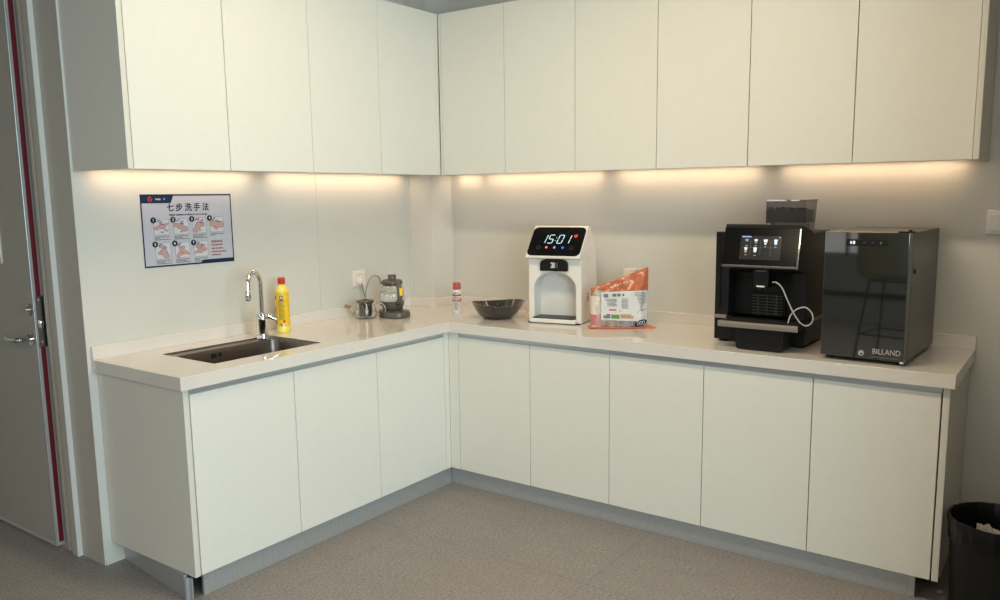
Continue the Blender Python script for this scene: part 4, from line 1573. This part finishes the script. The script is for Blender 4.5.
# drip tray with its metal bar and the drawer below
k = MB()
k.box(-0.118, 0.198, -0.148, 0.080, 0.094, 0.112, 0.002)
tray = k.build('drip_tray', M['black'], cm)
k = MB()
k.box(-0.118, 0.200, -0.154, -0.148, 0.090, 0.114, 0.001)
k.build('tray_bar', M['trim_metal'], tray)
k = MB()
for i in range(26):
    x = -0.108 + i * 0.0115
    k.box(x, x + 0.006, -0.140, -0.050, 0.112, 0.1135)
k.build('tray_slots', M['dark_metal'], tray)
k = MB()
k.poly([(x, -0.138, z) for (x, z) in [(-0.040, 0.004), (-0.046, 0.010), (-0.050, 0.092), (0.144, 0.092), (0.140, 0.010), (0.134, 0.004)]], (0, 0.140, 0))
k.build('grounds_drawer', M['black'], cm, bevel=0.002)
# bean hopper
k = MB()
hz0, hz1 = 0.4625, 0.588
k.poly([(0.020, y, z) for (y, z) in [(-0.018, 0.499), (-0.018, 0.588), (0.140, 0.588), (0.110, 0.463), (0.040, 0.463), (0.040, 0.499)]], (0.156, 0, 0))
hop = k.build('bean_hopper', M['smoke'], cm)
k = MB()
k.box(0.018, 0.178, -0.020, 0.142, 0.586, 0.594, 0.0015)
k.build('hopper_rim', M['steel_dark'], hop)
k = MB()
k.box(0.022, 0.100, -0.0215, -0.0195, 0.5875, 0.5925)
k.box(0.118, 0.150, -0.0215, -0.0195, 0.5875, 0.5925)
k.build('rim_highlight_strip', M['chrome'], hop)
k = MB()
for i in range(13):
    for j in range(4):
        x = 0.031 + i * 0.0113 + rc.uniform(-.001, .001)
        y = -0.010 + j * 0.012
        z = 0.556 + rc.uniform(-0.006, 0.004)
        k.lathe([(0.0, -0.004), (0.0045, -0.002), (0.0055, 0.001), (0.003, 0.004), (0.0, 0.0045)], 8,
                Matrix.Translation((x, y, z)) @ Matrix.Rotation(rc.uniform(-1, 1), 4, 'X'), cap0=False, cap1=False)
k.box(0.026, 0.170, -0.013, 0.100, 0.503, 0.553, 0.003)
bn = k.build('coffee_beans', M['black_matte'], hop)
bn['kind'] = 'stuff'
# milk hose
k = MB()
k.tube([(0.082, -0.10, 0.272), (0.100, -0.112, 0.274), (0.124, -0.118, 0.256), (0.145, -0.116, 0.212), (0.168, -0.110, 0.162), (0.196, -0.108, 0.122),
        (0.222, -0.104, 0.112), (0.240, -0.102, 0.130), (0.238, -0.102, 0.160), (0.212, -0.100, 0.182), (0.178, -0.100, 0.172), (0.156, -0.102, 0.146), (0.150, -0.108, 0.118)],
       0.0028, 12)
k.build('milk_hose', M['tube'], cm)

# ------------------------------------------------------------------ small fridge
fg = thing('mini_fridge', 'small black glass-door fridge with grey metal sides beside the coffee machine', 'fridge', (2.524, -0.514, H), math.radians(-2.2))
FW, FD_, FH = 0.149, 0.470, 0.478
k = MB()
k.box(-FW, FW, 0.022, FD_, 0.014, FH, 0.002)
k.build('cabinet', M['dark_metal'], fg)
k = MB()
for x in (-0.12, 0.12):
    for y in (0.05, 0.43):
        k.cyl((x, y, 0.0), (x, y, 0.016), 0.014, 16)
k.build('feet', M['black_matte'], fg)
k = MB()
k.box(-FW + 0.012, FW - 0.012, 0.03, 0.06, 0.004, 0.018)
k.build('plinth_grille', M['black_matte'], fg)
k = MB()
k.box(-FW, FW - 0.010, 0.0, 0.020, 0.016, FH - 0.002, 0.001)
fd = k.build('door', M['mirror_black'], fg)
k = MB()
k.box(FW - 0.0098, FW, 0.0, 0.020, 0.016, FH - 0.002, 0.001)
k.build('door_edge_strip', M['dark_metal'], fd)
k = MB()
k.box(-FW, FW, 0.0200, 0.0222, 0.016, FH - 0.002)
k.build('door_gasket', M['black_matte'], fd)
k = MB()
k.rrect(-0.002, 0.439, 0.142, 0.024, 0.004, -0.0012, 0.0)
cp = k.build('control_strip', M['black_matte'], fd)
k = MB()
for (x, z0, z1, w) in ((-0.056, 0.4345, 0.4440, 0.006), (-0.046, 0.4335, 0.4450, 0.008)):
    k.box(x - w / 2, x + w / 2, -0.0018, -0.0012, z0, z1)
k.build('temperature_digits', M['lit_white'], cp)
k = MB()
for x, s in ((-0.010, 1), (0.018, -1)):
    k.tube([(x - 0.004, -0.0015, 0.440 - 0.0015 * s), (x, -0.0015, 0.440 + 0.0015 * s), (x + 0.004, -0.0015, 0.440 - 0.0015 * s)], 0.0007, 5, smooth=False)
k.box(0.043, 0.048, -0.0017, -0.0012, 0.4355, 0.4435)
k.build('touch_marks', M['ink_soft'], cp)
# hinge, side stop and door mark
k = MB()
k.box(FW - 0.050, FW + 0.002, 0.004, 0.045, FH - 0.0015, FH + 0.004, 0.0015)
k.cyl((FW - 0.012, 0.012, FH), (FW - 0.012, 0.012, FH + 0.009), 0.007, 16)
k.build('hinge_cover', M['black'], fg)
k = MB()
k.box(FW, FW + 0.004, 0.048, 0.062, 0.330, 0.348, 0.002)
k.build('side_stop', M['black_matte'], fg)
k = MB()
k.box(FW - 0.022, FW - 0.006, -0.001, 0.016, 0.010, 0.0165, 0.001)
k.build('lower_hinge', M['chrome'], fg)
FT = lambda x, z: text_mat((x, -0.0004, z), (1, 0, 0), (0, 0, 1))
text_mesh('door_lettering', 'BILLAND', 0.0275, M['tube'], fd, FT(0.083, 0.046), 0.0003, sx=0.88)
text_mesh('door_small_lettering', 'Coffee Solution Support', 0.0092, M['ink_soft'], fd, FT(0.078, 0.026), 0.0003)
k = MB()
k.tube([(-0.003 + 0.0085 * math.cos(a * PI / 8), -0.0006, 0.036 + 0.0085 * math.sin(a * PI / 8)) for a in range(16)], 0.0018, 6, closed=True)
k.tube([(-0.003 + 0.0040 * math.cos(a * PI / 4), -0.0006, 0.036 + 0.0045 * math.sin(a * PI / 4)) for a in range(6)], 0.0022, 6)
k.build('round_emblem', M['tube'], fd)

# ------------------------------------------------------------------ wall switch
sw = thing('light_switch', 'white framed light switch on the wall at the right edge', 'switch', (2.893, 0.0, 1.350))
k = MB()
k.box(-0.048, 0.048, -0.010, 0.0, -0.047, 0.047, 0.004, 3)
k.build('switch_frame', M['white'], sw)
k = MB()
k.box(-0.034, 0.034, -0.0135, -0.0095, -0.031, 0.031, 0.002, 2)
k.build('rocker', M['white'], sw)

# ------------------------------------------------------------------ waste bin
bin_ = thing('waste_bin', 'black waste bin with a black liner on the floor by the right wall', 'bin', (2.990, -0.490, 0))
k = MB()
k.lathe([(0.0, 0.004), (0.128, 0.004), (0.130, 0.0), (0.134, 0.002), (0.149, 0.330), (0.151, 0.336), (0.148, 0.336), (0.131, 0.008), (0.0, 0.008)], 48, cap0=False, cap1=False)
k.build('bin_body', M['black_matte'], bin_)
k = MB()
fold = lambda a, z: 1.0 + 0.010 * math.sin(17 * a + 30 * z) + 0.007 * math.sin(29 * a - 11 * z) + 0.006 * math.sin(7 * a)
lp_ = [(0.1500, 0.268), (0.1520, 0.285), (0.1505, 0.300), (0.1540, 0.315), (0.1560, 0.338), (0.1540, 0.349), (0.1490, 0.348), (0.1430, 0.334), (0.1380, 0.270), (0.130, 0.200)]
k.lathe(lp_, 160, fn=fold, cap0=False, cap1=False)
for v in k.bm.verts:
    a = math.atan2(v.co.y, v.co.x)
    if v.co.z < 0.295 and v.co.z > 0.25 and v.co.xy.length > 0.147:
        v.co.z += 0.006 * math.sin(5 * a) + 0.004 * math.sin(11 * a)
k.build('bin_liner', M['bag'], bin_)
# thrown-away tissue resting on the rubbish in the liner
k = MB()
bmesh.ops.create_icosphere(k.bm, subdivisions=4, radius=0.05)
for v in k.bm.verts:
    n = v.co.normalized()
    q = 0.78 + 0.16 * math.sin(7 * n.x + 5 * n.y) + 0.14 * math.sin(11 * n.y - 9 * n.z + 1) + 0.08 * math.sin(23 * n.x + 19 * n.z)
    v.co = Vector((n.x * 0.060 * q, n.y * 0.038 * q, n.z * 0.034 * q))
ts = k.build('crumpled_tissue', M['tissue'])
ts.location = (2.958, -0.470, 0.283)
ts.scale = (0.8, 0.8, 0.8)
ts.rotation_euler = (0.2, 0.1, -0.5)
tag(ts, 'crumpled pale tissue lying on the rubbish in the black bin', 'tissue')
k = MB()
k.lathe([(0.0, 0.252), (0.05, 0.258), (0.10, 0.250), (0.134, 0.240)], 48, fn=lambda a, z: 1 + 0.02 * math.sin(9 * a), cap0=False, cap1=False)
k.build('liner_fill', M['bag'], bin_)

# crumb of packing litter on the floor beside the bin
k = MB()
bmesh.ops.create_icosphere(k.bm, subdivisions=3, radius=0.011)
for v in k.bm.verts:
    n = v.co.normalized()
    v.co = Vector((n.x * 0.013, n.y * 0.011, n.z * 0.008)) * (0.85 + 0.2 * math.sin(9 * n.x + 7 * n.z) + 0.15 * math.sin(13 * n.y))
lt = k.build('litter_scrap', M['tissue'])
lt.location = (2.822, -0.437, 0.009)
tag(lt, 'small pale scrap of litter on the floor between cabinet and bin', 'litter')

# ------------------------------------------------------------------ bar stool behind the camera, mirrored in the fridge door
st = thing('bar_stool', 'bar stool with a grey-green shell seat, mirrored in the black fridge door', 'bar stool', (1.76, -3.92, 0), math.radians(8))
st.scale = (1, 1, 1.05)
k = MB()
nS, nT = 20, 26
g1, g2 = [], []
for i in range(nS + 1):
    u = -1 + 2 * i / nS
    r1, r2 = [], []
    for j in range(nT + 1):
        t = j / nT
        # side path: front lip, seat, curve up to the back
        if t < 0.5:
            y = -0.22 + 0.40 * (t / 0.5)
            z = 0.790 - 0.012 * math.sin(PI * t / 0.5) - 0.02 * max(0, 0.12 - t) / 0.12
            hw = 0.21 + 0.01 * t
        else:
            q = (t - 0.5) / 0.5
            a = min(q / 0.35, 1) * math.radians(80)
            y = 0.18 + 0.07 * math.sin(a) + 0.10 * max(0, q - 0.35) * 0.6
            z = 0.790 + 0.07 * (1 - math.cos(a)) + 0.46 * max(0, q - 0.35)
            hw = 0.225 - 0.02 * q
        z += 0.055 * abs(u) ** 3 * (1 if t < 0.5 else 0.3)
        y -= 0.05 * abs(u) ** 3 * (1 if t >= 0.5 else 0)
        r1.append(k.bm.verts.new((u * hw, y, z)))
        r2.append(k.bm.verts.new((u * hw * 0.97, y - (0.012 if t > 0.55 else 0), z + (0.012 if t < 0.6 else 0.0))))
    g1.append(r1)
    g2.append(r2)
for i in range(nS):
    for j in range(nT):
        k.bm.faces.new((g1[i][j], g1[i + 1][j], g1[i + 1][j + 1], g1[i][j + 1]))
        k.bm.faces.new((g2[i][j + 1], g2[i + 1][j + 1], g2[i + 1][j], g2[i][j]))
for i in range(nS):
    for j in (0, nT):
        k.bm.faces.new((g1[i][j], g2[i][j], g2[i + 1][j], g1[i + 1][j]))
for j in range(nT):
    for i in (0, nS):
        k.bm.faces.new((g1[i][j], g1[i][j + 1], g2[i][j + 1], g2[i][j]))
k.build('seat_shell', M['stool'], st)
feet = [(-0.23, -0.23), (0.23, -0.23), (0.23, 0.23), (-0.23, 0.23)]
tops = [(-0.15, -0.14), (0.15, -0.14), (0.15, 0.12), (-0.15, 0.12)]
for (fx, fy), (tx, ty) in zip(feet, tops):
    MB().cyl((fx, fy, 0.0), (tx, ty, 0.776), 0.0085, 12).build('leg', M['wire'], st)
k = MB()
q = 0.50
rg = [(f[0] * (1 - q) + t[0] * q, f[1] * (1 - q) + t[1] * q, 0.776 * q) for f, t in zip(feet, tops)]
for i in range(4):
    k.cyl(rg[i], rg[(i + 1) % 4], 0.007, 10)
k.build('footrest', M['wire'], st)
k = MB()
for i in range(4):
    a, b2 = tops[i], tops[(i + 1) % 4]
    k.cyl((a[0], a[1], 0.774), (b2[0], b2[1], 0.774), 0.007, 10)
k.build('seat_frame', M['wire'], st)
